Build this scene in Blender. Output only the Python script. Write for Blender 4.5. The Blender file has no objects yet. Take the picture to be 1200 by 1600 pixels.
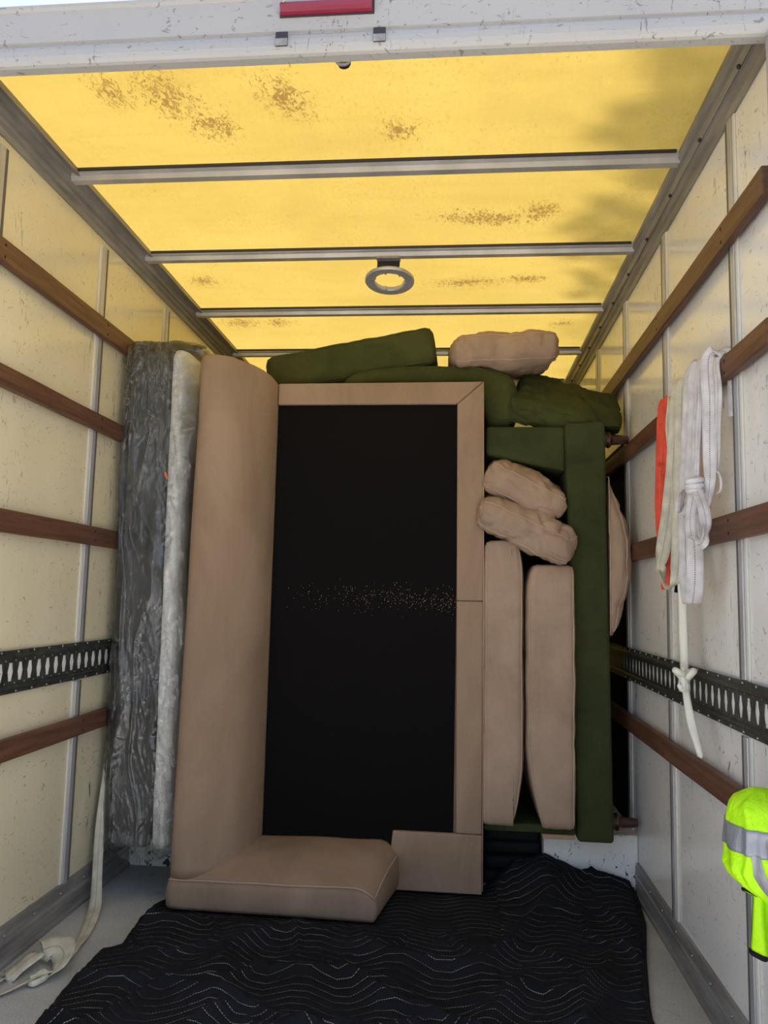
import bpy, bmesh, math, random
from mathutils import Vector, Matrix, Euler, noise
random.seed(7)
C = bpy.context.scene.collection
SC = bpy.context.scene
# ------------------------------------------------------------------ camera
cam_d = bpy.data.cameras.new('camera'); cam = bpy.data.objects.new('camera', cam_d); C.objects.link(cam)
cam_d.sensor_fit = 'VERTICAL'; cam_d.sensor_height = 24.0; cam_d.lens = 1204.785/1600*24.0
cam_d.clip_start = 0.05; cam_d.clip_end = 500
def cam_axes(rx, ry, rz):
    cx, sx, cy, sy, cz, sz = math.cos(rx), math.sin(rx), math.cos(ry), math.sin(ry), math.cos(rz), math.sin(rz)
    f = Vector((-sz*cx, cz*cx, sx)); r = Vector((cz, sz, 0)); u = r.cross(f)
    return r*cy+u*sy, u*cy-r*sy, f
r_, u_, f_ = cam_axes(0.10931911, 0.02259515, 0.09512584)
M = Matrix(((r_.x, u_.x, -f_.x, 1.33490), (r_.y, u_.y, -f_.y, 0), (r_.z, u_.z, -f_.z, 1.11687), (0, 0, 0, 1)))
cam.matrix_world = M
SC.camera = cam
# ------------------------------------------------------------------ sky, sun, exposure
w = bpy.data.worlds.new('sky'); SC.world = w; w.use_nodes = True
wn = w.node_tree; wn.nodes.clear()
out = wn.nodes.new('ShaderNodeOutputWorld'); bg = wn.nodes.new('ShaderNodeBackground')
sky = wn.nodes.new('ShaderNodeTexSky'); sky.sky_type = 'NISHITA'; sky.sun_disc = False
SUN = Vector((0.50, 0.40, 0.77)).normalized()
sky.sun_elevation = math.asin(SUN.z); sky.sun_rotation = math.atan2(SUN.x, SUN.y)
sky.air_density = 0.75; sky.dust_density = 4.0; sky.ozone_density = 1.0
bg.inputs['Strength'].default_value = 0.27
hz = wn.nodes.new('ShaderNodeHueSaturation'); hz.inputs['Saturation'].default_value = 0.8   # thin haze
wn.links.new(sky.outputs[0], hz.inputs['Color']); wn.links.new(hz.outputs[0], bg.inputs[0]); wn.links.new(bg.outputs[0], out.inputs[0])
sd = bpy.data.lights.new('sun', 'SUN'); sd.energy = 5.4; sd.angle = 0.018; sd.color = (1.0, 0.95, 0.86)
so = bpy.data.objects.new('sun', sd); C.objects.link(so); so.rotation_euler = SUN.to_track_quat('Z', 'Y').to_euler(); so.location = (6, 6, 12)
vs = SC.view_settings; vs.view_transform = 'Standard'; vs.look = 'None'; vs.gamma = 1; vs.use_curve_mapping = False
vs.exposure = 0.88
SC.cycles.max_bounces = 10; SC.cycles.diffuse_bounces = 6; SC.cycles.transparent_max_bounces = 12
SC.cycles.sample_clamp_indirect = 6
SC.cycles.use_denoising = True

# ------------------------------------------------------------------ materials
def lin(c):
    return tuple((x/255/12.92 if x/255 <= 0.04045 else ((x/255+0.055)/1.055)**2.4) for x in c)+(1,)
def mat(name, col, rough=0.6, metal=0.0, spec=0.5):
    m = bpy.data.materials.new(name); m.use_nodes = True
    b = m.node_tree.nodes['Principled BSDF']
    b.inputs['Base Color'].default_value = lin(col) if len(col) == 3 else col
    b.inputs['Roughness'].default_value = rough; b.inputs['Metallic'].default_value = metal
    b.inputs['Specular IOR Level'].default_value = spec
    return m, m.node_tree, b
def N(t, k, **kw):
    n = t.nodes.new(k)
    for a, v in kw.items():
        if a in n.inputs: n.inputs[a].default_value = v
        else: setattr(n, a, v)
    return n
def coords(t, scale=(1, 1, 1), kind='Object'):
    tc = N(t, 'ShaderNodeTexCoord'); mp = N(t, 'ShaderNodeMapping'); mp.inputs['Scale'].default_value = scale
    t.links.new(tc.outputs[kind], mp.inputs[0]); return mp.outputs[0]
def noise_tex(t, vec, scale, detail=4, rough=0.55, dist=0.0):
    n = N(t, 'ShaderNodeTexNoise'); n.inputs['Scale'].default_value = scale; n.inputs['Detail'].default_value = detail
    n.inputs['Roughness'].default_value = rough; n.inputs['Distortion'].default_value = dist
    t.links.new(vec, n.inputs['Vector']); return n.outputs['Fac']
def ramp(t, fac, stops):
    r = N(t, 'ShaderNodeValToRGB'); e = r.color_ramp.elements
    while len(e) < len(stops): e.new(0.5)
    for k, (p, c) in enumerate(stops): e[k].position = p; e[k].color = c
    t.links.new(fac, r.inputs[0]); return r.outputs[0]
def mixc(t, fac, a, b, mode='MIX'):
    m = N(t, 'ShaderNodeMix'); m.data_type = 'RGBA'; m.blend_type = mode
    for s, v in ((0, fac), (6, a), (7, b)):
        if hasattr(v, 'is_linked') or hasattr(v, 'links'): t.links.new(v, m.inputs[s])
        else: m.inputs[s].default_value = v
    return m.outputs[2]
def math_(t, op, a, b=None, c=None, clamp=False):
    m = N(t, 'ShaderNodeMath'); m.operation = op; m.use_clamp = clamp
    for s, v in ((0, a), (1, b), (2, c)):
        if v is None: continue
        if hasattr(v, 'links'): t.links.new(v, m.inputs[s])
        else: m.inputs[s].default_value = v
    return m.outputs[0]
def bump(t, b, h, strength=0.3, dist=0.01):
    n = N(t, 'ShaderNodeBump'); n.inputs['Strength'].default_value = strength; n.inputs['Distance'].default_value = dist
    t.links.new(h, n.inputs['Height']); t.links.new(n.outputs[0], b.inputs['Normal'])
G = lambda v: (v, v, v, 1)

def fabric(name, col, col2, sheen=0.4, streak=(1, 1, 1)):
    m, t, b = mat(name, col, 0.95, spec=0.15)
    v = coords(t, streak)
    n1 = noise_tex(t, v, 5, 5, 0.6, 0.6)
    c = ramp(t, n1, [(0.32, lin(col2)), (0.62, lin(col))])
    fine = noise_tex(t, coords(t), 900, 2)
    c2 = mixc(t, 0.12, c, ramp(t, fine, [(0.3, G(0.05)), (0.7, G(0.9))]), 'OVERLAY')
    t.links.new(c2, b.inputs['Base Color'])
    b.inputs['Sheen Weight'].default_value = sheen; b.inputs['Sheen Roughness'].default_value = 0.5
    b.inputs['Sheen Tint'].default_value = lin(col)
    bump(t, b, fine, 0.25, 0.001)
    return m
M_taupe = fabric('taupe_velvet', (158, 134, 111), (140, 117, 96), 0.15, (1, 1, .35))
M_taupe2 = fabric('taupe_cushion', (170, 146, 125), (154, 130, 110), 0.15)
M_green = fabric('green_velvet', (72, 76, 40), (58, 62, 34), 0.05)
M_green_dark = fabric('dark_green_velvet', (64, 69, 40), (50, 55, 33), 0.04)
M_green_pipe = fabric('green_piping', (80, 84, 46), (58, 68, 40), 0.05)
M_pipe = fabric('taupe_piping', (186, 161, 139), (172, 147, 126), 0.2)
M_greyfab = fabric('mattress_border', (92, 92, 90), (76, 76, 75), 0.1)

# black dust cover with sawdust along its fold
M_black, t, b = mat('black_lining', (13, 10, 10), 0.9, spec=0.15)
v = coords(t)
tc = N(t, 'ShaderNodeTexCoord'); sx = N(t, 'ShaderNodeSeparateXYZ'); t.links.new(tc.outputs['Object'], sx.inputs[0])
band = math_(t, 'SUBTRACT', 1.0, math_(t, 'MULTIPLY', math_(t, 'ABSOLUTE', math_(t, 'SUBTRACT', sx.outputs[2], 1.106)), 11.0), clamp=True)
xb = math_(t, 'MULTIPLY', math_(t, 'SUBTRACT', sx.outputs[0], 0.62), 2.2, clamp=True)
band = math_(t, 'MULTIPLY', math_(t, 'POWER', band, 2.0), xb)
vo = N(t, 'ShaderNodeTexVoronoi'); vo.inputs['Scale'].default_value = 260; t.links.new(v, vo.inputs['Vector'])
vc = N(t, 'ShaderNodeSeparateColor'); t.links.new(vo.outputs['Color'], vc.inputs[0])
spot = math_(t, 'LESS_THAN', vo.outputs['Distance'], 0.34)
keep = math_(t, 'GREATER_THAN', math_(t, 'ADD', vc.outputs[0], math_(t, 'MULTIPLY', band, 0.22)), 1.0)
speck = math_(t, 'MULTIPLY', spot, keep)
t.links.new(mixc(t, speck, lin((13, 10, 10)), lin((175, 145, 115))), b.inputs['Base Color'])
bump(t, b, noise_tex(t, v, 700, 2), 0.15, 0.001)

# glossy white GRP wall lining with scuffs
def grp(name, col, rough, scuff=0.5):
    m, t, b = mat(name, col, rough)
    v = coords(t)
    n1 = noise_tex(t, v, 1.6, 5)
    c = ramp(t, n1, [(0.3, lin(tuple(int(x*0.955) for x in col))), (0.7, lin(col))])
    vs_ = coords(t, (14, 14, 3.2)); n2 = noise_tex(t, vs_, 2.6, 6, 0.75, 1.6)
    vm = noise_tex(t, coords(t), 2.3, 2)
    mk = math_(t, 'MULTIPLY', ramp(t, n2, [(0.61, G(0)), (0.64, G(1))]), ramp(t, vm, [(0.46, G(0)), (0.60, G(scuff))]))
    c = mixc(t, mk, c, lin((95, 90, 82)))
    v3 = coords(t, (9, 9, 16)); n3 = noise_tex(t, v3, 1.9, 3, 0.6, 3.0)
    mk3 = math_(t, 'MULTIPLY', ramp(t, n3, [(0.645, G(0)), (0.66, G(0.5))]), scuff)
    c = mixc(t, mk3, c, lin((70, 60, 50)))
    t.links.new(c, b.inputs['Base Color'])
    rr = ramp(t, noise_tex(t, coords(t), 4, 4), [(0.3, G(rough*0.8)), (0.7, G(rough*1.5))])
    t.links.new(rr, b.inputs['Roughness'])
    bump(t, b, noise_tex(t, coords(t), 6, 2), 0.12, 0.004)
    return m
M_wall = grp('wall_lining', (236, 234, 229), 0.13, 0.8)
M_wall_left = grp('aged_wall_lining', (226, 216, 184), 0.13, 0.8)  # cream tint paints in the yellow roof light on the left wall
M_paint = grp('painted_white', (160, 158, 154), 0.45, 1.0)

# chipped white paint of the wheel arch
M_arch, t, b = mat('chipped_paint', (226, 220, 205), 0.55)
v = coords(t, (1.6, 1, 1)); n = noise_tex(t, v, 26, 8, 0.7, 0.8)
sx = N(t, 'ShaderNodeSeparateXYZ'); tc = N(t, 'ShaderNodeTexCoord'); t.links.new(tc.outputs['Object'], sx.inputs[0])
lo = math_(t, 'SUBTRACT', 0.07, math_(t, 'MULTIPLY', sx.outputs[2], 0.35))
mk = ramp(t, math_(t, 'ADD', n, lo), [(0.625, G(0)), (0.645, G(1))])
t.links.new(mixc(t, mk, lin((242, 238, 226)), lin((66, 62, 58))), b.inputs['Base Color']); bump(t, b, mk, -0.4, 0.002)

M_alu, t, b = mat('aluminium', (178, 178, 180), 0.38, 0.45)
n = noise_tex(t, coords(t, (1, 1, 0.3)), 7, 4)
t.links.new(ramp(t, n, [(0.3, lin((172, 172, 174))), (0.7, lin((200, 200, 202)))]), b.inputs['Base Color'])
M_alu2, t, b = mat('dull_aluminium', (140, 138, 136), 0.5, 0.25)
n = noise_tex(t, coords(t, (1, 0.12, 1)), 30, 5, 0.7)
t.links.new(ramp(t, n, [(0.3, lin((112, 109, 106))), (0.7, lin((160, 157, 152)))]), b.inputs['Base Color'])
bump(t, b, n, 0.15, 0.002)
M_joint, _, _ = mat('joint_plastic', (216, 212, 200), 0.35)
M_joint_dark, _, _ = mat('grey_gasket', (92, 90, 88), 0.6)
M_dark, _, _ = mat('dark_grey_metal', (52, 50, 54), 0.5, 0.3)
M_shade_hook, _, _ = mat('black_plate', (12, 12, 14), 0.8, spec=.1)
M_screw, _, _ = mat('screw_metal', (150, 148, 145), 0.35, 0.8)
M_hole, _, _ = mat('screw_recess', (20, 15, 12), 0.8)

M_track, t, b = mat('galvanised_track', (66, 70, 66), 0.36, 0.55)
n = noise_tex(t, coords(t), 30, 5, 0.7)
t.links.new(ramp(t, n, [(0.35, lin((44, 47, 45))), (0.7, lin((92, 96, 90)))]), b.inputs['Base Color'])

# worn hardwood
M_wood, t, b = mat('worn_hardwood', (120, 74, 48), 0.5)
g1 = noise_tex(t, coords(t, (30, 1.5, 30)), 2.0, 6, 0.65, 0.5)
c = ramp(t, g1, [(0.25, lin((58, 36, 26))), (0.5, lin((96, 63, 46))), (0.75, lin((124, 86, 64)))])
g2 = noise_tex(t, coords(t, (6, 1, 6)), 3, 5, 0.6, 1.0)
c = mixc(t, ramp(t, g2, [(0.55, G(0)), (0.8, G(0.55))]), c, lin((78, 52, 42)))
g3 = noise_tex(t, coords(t, (20, 5, 60)), 2.5, 6, 0.8, 2.0)
c = mixc(t, ramp(t, g3, [(0.72, G(0)), (0.75, G(0.6))]), c, lin((206, 180, 150)))
t.links.new(c, b.inputs['Base Color']); bump(t, b, g1, 0.25, 0.002)
M_legwood, t, b = mat('polished_mahogany', (62, 32, 25), 0.25)
M_palewood, t, b = mat('pale_batten', (178, 146, 112), 0.7)

# speckled grey floor
M_floor, t, b = mat('grey_floor', (140, 142, 136), 0.6)
n = noise_tex(t, coords(t), 3, 6, 0.6); f2 = noise_tex(t, coords(t), 190, 4, 0.8)
c = ramp(t, n, [(0.3, lin((164, 164, 158))), (0.7, lin((190, 191, 186)))])
c = mixc(t, 0.35, c, ramp(t, f2, [(0.35, G(0.08)), (0.65, G(0.85))]), 'OVERLAY')
n4 = noise_tex(t, coords(t), 9, 6, 0.8, 1.0)
c = mixc(t, ramp(t, n4, [(0.60, G(0)), (0.70, G(0.7))]), c, lin((84, 80, 74)))
t.links.new(c, b.inputs['Base Color']); bump(t, b, f2, 0.3, 0.002)
M_ground, t, b = mat('concrete_ground', (176, 172, 164), 0.9)
n = noise_tex(t, coords(t), 2, 8, 0.7)
t.links.new(ramp(t, n, [(0.3, lin((178, 175, 168))), (0.7, lin((206, 203, 196)))]), b.inputs['Base Color'])

# translucent yellowed fibreglass roof
M_roof = bpy.data.materials.new('translucent_roof'); M_roof.use_nodes = True
t = M_roof.node_tree; t.nodes.clear()
o_ = N(t, 'ShaderNodeOutputMaterial'); tr = N(t, 'ShaderNodeBsdfTranslucent'); df = N(t, 'ShaderNodeBsdfDiffuse'); gl = N(t, 'ShaderNodeBsdfGlossy')
gl.inputs['Roughness'].default_value = 0.3; gl.inputs['Color'].default_value = G(0.8)
m1 = N(t, 'ShaderNodeMixShader'); m1.inputs[0].default_value = 0.12; m2 = N(t, 'ShaderNodeMixShader'); m2.inputs[0].default_value = 0.03
v = coords(t)
n = noise_tex(t, v, 2.2, 6, 0.6)
c = ramp(t, n, [(0.3, (0.224, 0.158, 0.034, 1)), (0.7, (0.270, 0.195, 0.046, 1))])
fib = noise_tex(t, coords(t, (1, 1, 1)), 60, 5, 0.75, 1.5)
c = mixc(t, ramp(t, fib, [(0.35, G(0.22)), (0.55, G(0))]), c, (0.19, 0.125, 0.022, 1))
# dirt marks (brown scuffs) gathered in a few patches
def blob(cx, cy, rx, ry, rot=0):
    tc = N(t, 'ShaderNodeTexCoord'); mp = N(t, 'ShaderNodeMapping'); mp.vector_type = 'TEXTURE'
    mp.inputs['Location'].default_value = (cx, cy, 2.5); mp.inputs['Scale'].default_value = (rx, ry, 1); mp.inputs['Rotation'].default_value = (0, 0, rot)
    t.links.new(tc.outputs['Object'], mp.inputs[0])
    ln = N(t, 'ShaderNodeVectorMath'); ln.operation = 'LENGTH'; t.links.new(mp.outputs[0], ln.inputs[0])
    return math_(t, 'SUBTRACT', 1.0, ln.outputs['Value'], clamp=True)
acc = None
for a in ((.51, 1.95, .15, .26, -.3), (.60, 2.10, .16, .16, .6), (.36, 1.93, .10, .16, 0), (.84, 1.98, .14, .22, -.3), (1.42, 2.70, .36, .12, .1), (1.62, 2.66, .14, .16, 0), (1.36, 3.28, .34, .11, -.08), (1.62, 3.25, .2, .09, 0), (.20, 3.22, .14, .12, 0), (.22, 3.75, .20, .16, 0), (.42, 3.75, .16, .12, 0), (1.15, 2.15, .12, .12, 0), (1.85, 3.8, .13, .10, 0)):
    q = blob(*a); acc = q if acc is None else math_(t, 'MAXIMUM', acc, q)
scr = noise_tex(t, coords(t, (1.0, 0.55, 1)), 75, 6, 0.8, 1.2)
dm = ramp(t, math_(t, 'ADD', scr, math_(t, 'MULTIPLY', acc, 0.24)), [(0.665, G(0)), (0.71, G(0.85))])
c = mixc(t, dm, c, (0.10, 0.055, 0.014, 1))
fg = noise_tex(t, coords(t, (1, 0.5, 1)), 110, 4, 0.8, 0.8); fgm = noise_tex(t, coords(t), 4.5, 3)
c = mixc(t, math_(t, 'MULTIPLY', ramp(t, fg, [(0.54, G(0)), (0.66, G(0.55))]), ramp(t, fgm, [(0.42, G(0.15)), (0.62, G(1))])), c, (0.14, 0.083, 0.015, 1))
br = noise_tex(t, coords(t, (0.5, 3.5, 1)), 5, 5, 0.7, 0.5)
c = mixc(t, ramp(t, br, [(0.5, G(0)), (0.72, G(0.35))]), c, (0.20, 0.128, 0.024, 1))
l1 = noise_tex(t, coords(t, (9, 1.2, 1)), 3, 4, 0.6, 4.0)
c = mixc(t, ramp(t, l1, [(0.66, G(0)), (0.668, G(0.6)), (0.68, G(0))]), c, (0.4, 0.24, 0.04, 1))
t.links.new(c, tr.inputs['Color']); t.links.new(c, df.inputs['Color'])
t.links.new(tr.outputs[0], m1.inputs[1]); t.links.new(df.outputs[0], m1.inputs[2])
t.links.new(m1.outputs[0], m2.inputs[1]); t.links.new(gl.outputs[0], m2.inputs[2]); t.links.new(m2.outputs[0], o_.inputs[0])

# mattress knit
M_knit, t, b = mat('white_knit', (240, 238, 228), 0.9, spec=0.2)
vo = N(t, 'ShaderNodeTexVoronoi'); vo.inputs['Scale'].default_value = 75; t.links.new(coords(t, (1, 1, 1.6)), vo.inputs['Vector'])
t.links.new(ramp(t, vo.outputs['Distance'], [(0.0, lin((246, 244, 236))), (0.8, lin((222, 219, 206)))]), b.inputs['Base Color'])
bump(t, b, vo.outputs['Distance'], -0.7, 0.004)
# clear film
M_film = bpy.data.materials.new('clear_film'); M_film.use_nodes = True
t = M_film.node_tree; t.nodes.clear()
o_ = N(t, 'ShaderNodeOutputMaterial'); tp = N(t, 'ShaderNodeBsdfTransparent'); gl = N(t, 'ShaderNodeBsdfGlossy'); tl = N(t, 'ShaderNodeBsdfTranslucent'); dfl = N(t, 'ShaderNodeBsdfDiffuse')
gl.inputs['Roughness'].default_value = 0.09; tp.inputs['Color'].default_value = G(0.97)
ad = N(t, 'ShaderNodeMixShader'); ad.inputs[0].default_value = 0.5
n = noise_tex(t, coords(t, (1.5, 1.5, 0.55)), 30, 4, 0.6, 1.2)
bp = N(t, 'ShaderNodeBump'); bp.inputs['Strength'].default_value = 0.5; bp.inputs['Distance'].default_value = 0.008; t.links.new(n, bp.inputs['Height'])
t.links.new(bp.outputs[0], gl.inputs['Normal']); t.links.new(bp.outputs[0], dfl.inputs['Normal'])
fr = N(t, 'ShaderNodeFresnel'); fr.inputs[0].default_value = 1.5; t.links.new(bp.outputs[0], fr.inputs['Normal'])
f = math_(t, 'ADD', math_(t, 'MULTIPLY', fr.outputs[0], 1.3), 0.02, clamp=True)
mx = N(t, 'ShaderNodeMixShader'); t.links.new(f, mx.inputs[0]); t.links.new(tp.outputs[0], mx.inputs[1]); t.links.new(gl.outputs[0], mx.inputs[2])
t.links.new(dfl.outputs[0], ad.inputs[1]); t.links.new(tl.outputs[0], ad.inputs[2])
mx2 = N(t, 'ShaderNodeMixShader')
cr = noise_tex(t, coords(t, (1.2, 1.2, 0.5)), 13, 6, 0.7, 0.9)
crm = ramp(t, cr, [(0.38, G(0.02)), (0.480, G(0.05)), (0.497, G(0.6)), (0.510, G(0.06)), (0.585, G(0.05)), (0.600, G(0.6)), (0.625, G(0.05)), (0.75, G(0.03))])
msk = ramp(t, noise_tex(t, coords(t, (1, 1, .55)), 5, 3, 0.5, 0.6), [(0.42, G(0.12)), (0.62, G(0.85))])
vert = ramp(t, noise_tex(t, coords(t, (1, 1, .10)), 26, 4, 0.6, 0.8), [(0.55, G(0)), (0.68, G(0.10))])
t.links.new(math_(t, 'ADD', math_(t, 'MULTIPLY', crm, msk), vert, clamp=True), mx2.inputs[0])
t.links.new(mx.outputs[0], mx2.inputs[1]); t.links.new(ad.outputs[0], mx2.inputs[2]); t.links.new(mx2.outputs[0], o_.inputs[0])

def webbing(name, col, stitch, scale=1):
    m, t, b = mat(name, col, 0.85, spec=0.2)
    tc = N(t, 'ShaderNodeTexCoord'); s = N(t, 'ShaderNodeSeparateXYZ'); t.links.new(tc.outputs['UV'], s.inputs[0])
    fu = math_(t, 'FRACT', math_(t, 'MULTIPLY', s.outputs[1], 170.0))          # along the strap, metres
    dash = math_(t, 'GREATER_THAN', fu, 0.45)
    ln = math_(t, 'LESS_THAN', math_(t, 'ABSOLUTE', math_(t, 'SUBTRACT', s.outputs[0], 0.5)), 0.035)
    mk = math_(t, 'MULTIPLY', dash, ln)
    n = noise_tex(t, coords(t), 25, 4)
    c = ramp(t, n, [(0.3, lin(tuple(int(x*0.86) for x in col))), (0.7, lin(col))])
    t.links.new(mixc(t, mk, c, lin(stitch)), b.inputs['Base Color'])
    wv = math_(t, 'SINE', math_(t, 'ADD', math_(t, 'MULTIPLY', s.outputs[1], 1600.0), math_(t, 'MULTIPLY', math_(t, 'ABSOLUTE', math_(t, 'SUBTRACT', s.outputs[0], 0.5)), 40.0)))
    bump(t, b, wv, 0.35, 0.001)
    return m
M_web_cream = webbing('cream_webbing', (218, 212, 190), (150, 142, 120))
M_web_white = webbing('white_webbing', (224, 218, 216), (120, 112, 112))
M_web_coral = webbing('coral_webbing', (236, 92, 70), (236, 120, 96))
M_rope, _, _ = mat('white_cord', (228, 224, 208), 0.8)

# quilted navy moving blanket: stitches follow the UV (metres)
M_blk, t, b = mat('navy_quilt', (24, 26, 36), 0.8, spec=0.2)
tc = N(t, 'ShaderNodeTexCoord'); s = N(t, 'ShaderNodeSeparateXYZ'); t.links.new(tc.outputs['UV'], s.inputs[0])
ph = math_(t, 'MULTIPLY', s.outputs[1], 1/0.034)
fr_ = math_(t, 'ABSOLUTE', math_(t, 'SUBTRACT', math_(t, 'FRACT', ph), 0.5))
ln = math_(t, 'GREATER_THAN', fr_, 0.474)
dash = math_(t, 'GREATER_THAN', math_(t, 'FRACT', math_(t, 'MULTIPLY', s.outputs[0], 145.0)), 0.36)
fade = ramp(t, noise_tex(t, coords(t), 7, 3), [(0.36, G(0.12)), (0.6, G(1))])
mk = math_(t, 'MULTIPLY', math_(t, 'MULTIPLY', ln, dash), fade)
c = ramp(t, noise_tex(t, coords(t), 5, 4), [(0.35, lin((17, 17, 20))), (0.7, lin((24, 26, 35)))])
t.links.new(mixc(t, mk, c, lin((165, 161, 154))), b.inputs['Base Color'])
bump(t, b, noise_tex(t, coords(t), 260, 3), 0.2, 0.002)
M_binding, _, _ = mat('black_binding', (16, 16, 20), 0.75, spec=0.3)

M_hiviz, t, b = mat('hi_vis_fabric', (200, 255, 0), 0.7)
b.inputs['Base Color'].default_value = (0.50, 0.95, 0.0, 1)
bump(t, b, noise_tex(t, coords(t), 14, 5, 0.6, 1.2), 0.6, 0.02)
M_reflect, t, b = mat('reflective_tape', (150, 152, 156), 0.4, 0.35)
bump(t, b, noise_tex(t, coords(t, (1, 1, .4)), 30, 4), 0.5, 0.01)
M_red, t, b = mat('red_lens', (120, 4, 40), 0.12); b.inputs['Coat Weight'].default_value = 0.5
M_orange, _, _ = mat('orange_tag', (226, 100, 50), 0.6)
M_leaf, _, _ = mat('leaf', (70, 100, 40), 0.7)
M_bark, _, _ = mat('bark', (90, 75, 60), 0.9)

# ------------------------------------------------------------------ helpers
def link(name, me, m, parent=None, smooth=False):
    o = bpy.data.objects.new(name, me); C.objects.link(o)
    if m is not None: me.materials.append(m)
    if smooth:
        for p in me.polygons: p.use_smooth = True
    if parent is not None: o.parent = parent
    return o
def raw(name, vs, fs, m, parent=None, smooth=False):
    me = bpy.data.meshes.new(name); me.from_pydata(vs, [], fs); me.validate()
    bm = bmesh.new(); bm.from_mesh(me); bmesh.ops.recalc_face_normals(bm, faces=bm.faces); bm.to_mesh(me); bm.free()
    return link(name, me, m, parent, smooth)
def hexa(name, P, m, parent=None, bev=0.004, seg=2, smooth=False):
    """eight corners: bottom 4 ccw then top 4 ccw"""
    bm = bmesh.new(); v = [bm.verts.new(p) for p in P]
    for f in ((0, 1, 2, 3), (4, 5, 6, 7), (0, 1, 5, 4), (1, 2, 6, 5), (2, 3, 7, 6), (3, 0, 4, 7)): bm.faces.new([v[k] for k in f])
    bmesh.ops.recalc_face_normals(bm, faces=bm.faces)
    if bev: bmesh.ops.bevel(bm, geom=list(bm.edges), offset=bev, segments=seg, profile=0.5, affect='EDGES')
    me = bpy.data.meshes.new(name); bm.to_mesh(me); bm.free()
    o = link(name, me, m, parent, smooth)
    return o
def box(name, x0, x1, y0, y1, z0, z1, m, parent=None, bev=0.004, seg=2, smooth=False):
    return hexa(name, [(x0, y0, z0), (x1, y0, z0), (x1, y1, z0), (x0, y1, z0), (x0, y0, z1), (x1, y0, z1), (x1, y1, z1), (x0, y1, z1)], m, parent, bev, seg, smooth)
def prism(name, prof, a0, a1, axis, m, parent=None, smooth=False, bev=0):
    """extrude a closed 2-D profile along an axis; profile is in the other two axes, in xyz order"""
    def P(p, a): return {'x': (a, p[0], p[1]), 'y': (p[0], a, p[1]), 'z': (p[0], p[1], a)}[axis]
    bm = bmesh.new(); A = [bm.verts.new(P(p, a0)) for p in prof]; B = [bm.verts.new(P(p, a1)) for p in prof]; n = len(prof)
    bm.faces.new(A); bm.faces.new(B[::-1])
    for i in range(n): bm.faces.new((A[i], A[(i+1) % n], B[(i+1) % n], B[i]))
    bmesh.ops.recalc_face_normals(bm, faces=bm.faces)
    if bev: bmesh.ops.bevel(bm, geom=list(bm.edges), offset=bev, segments=2, profile=0.5, affect='EDGES')
    me = bpy.data.meshes.new(name); bm.to_mesh(me); bm.free(); return link(name, me, m, parent, smooth)
def catmull(P, n=8, closed=False):
    P = [Vector(p) for p in P]; out = []; L = len(P)
    rng = range(L if closed else L-1)
    for i in rng:
        if closed: a, b_, c_, d = P[i-1], P[i], P[(i+1) % L], P[(i+2) % L]
        else: a, b_, c_, d = P[max(i-1, 0)], P[i], P[i+1], P[min(i+2, L-1)]
        for k in range(n):
            t = k/n; out.append(0.5*((2*b_)+(c_-a)*t+(2*a-5*b_+4*c_-d)*t*t+(3*b_-a-3*c_+d)*t**3))
    if not closed: out.append(P[-1])
    return out
def tube(name, P, r, m, parent=None, closed=False, sides=8):
    P = [Vector(p) for p in P]; n = len(P); vs, fs = [], []; up = None
    for i in range(n):
        a = P[i-1] if (closed or i) else P[0]; b_ = P[(i+1) % n] if (closed or i < n-1) else P[-1]
        d = (b_-a).normalized()
        if up is None: up = d.orthogonal().normalized()
        up = (up-d*up.dot(d)); up = up.normalized() if up.length > 1e-6 else d.orthogonal().normalized()
        s_ = d.cross(up); rr = r[i] if isinstance(r, (list, tuple)) else r
        for k in range(sides):
            th = 2*math.pi*k/sides; vs.append(P[i]+up*math.cos(th)*rr+s_*math.sin(th)*rr)
    for i in range(n if closed else n-1):
        j = (i+1) % n
        for k in range(sides): fs.append((i*sides+k, i*sides+(k+1) % sides, j*sides+(k+1) % sides, j*sides+k))
    if not closed: fs += [tuple(range(sides)), tuple((n-1)*sides+k for k in range(sides))]
    return raw(name, vs, fs, m, parent, True)
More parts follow.
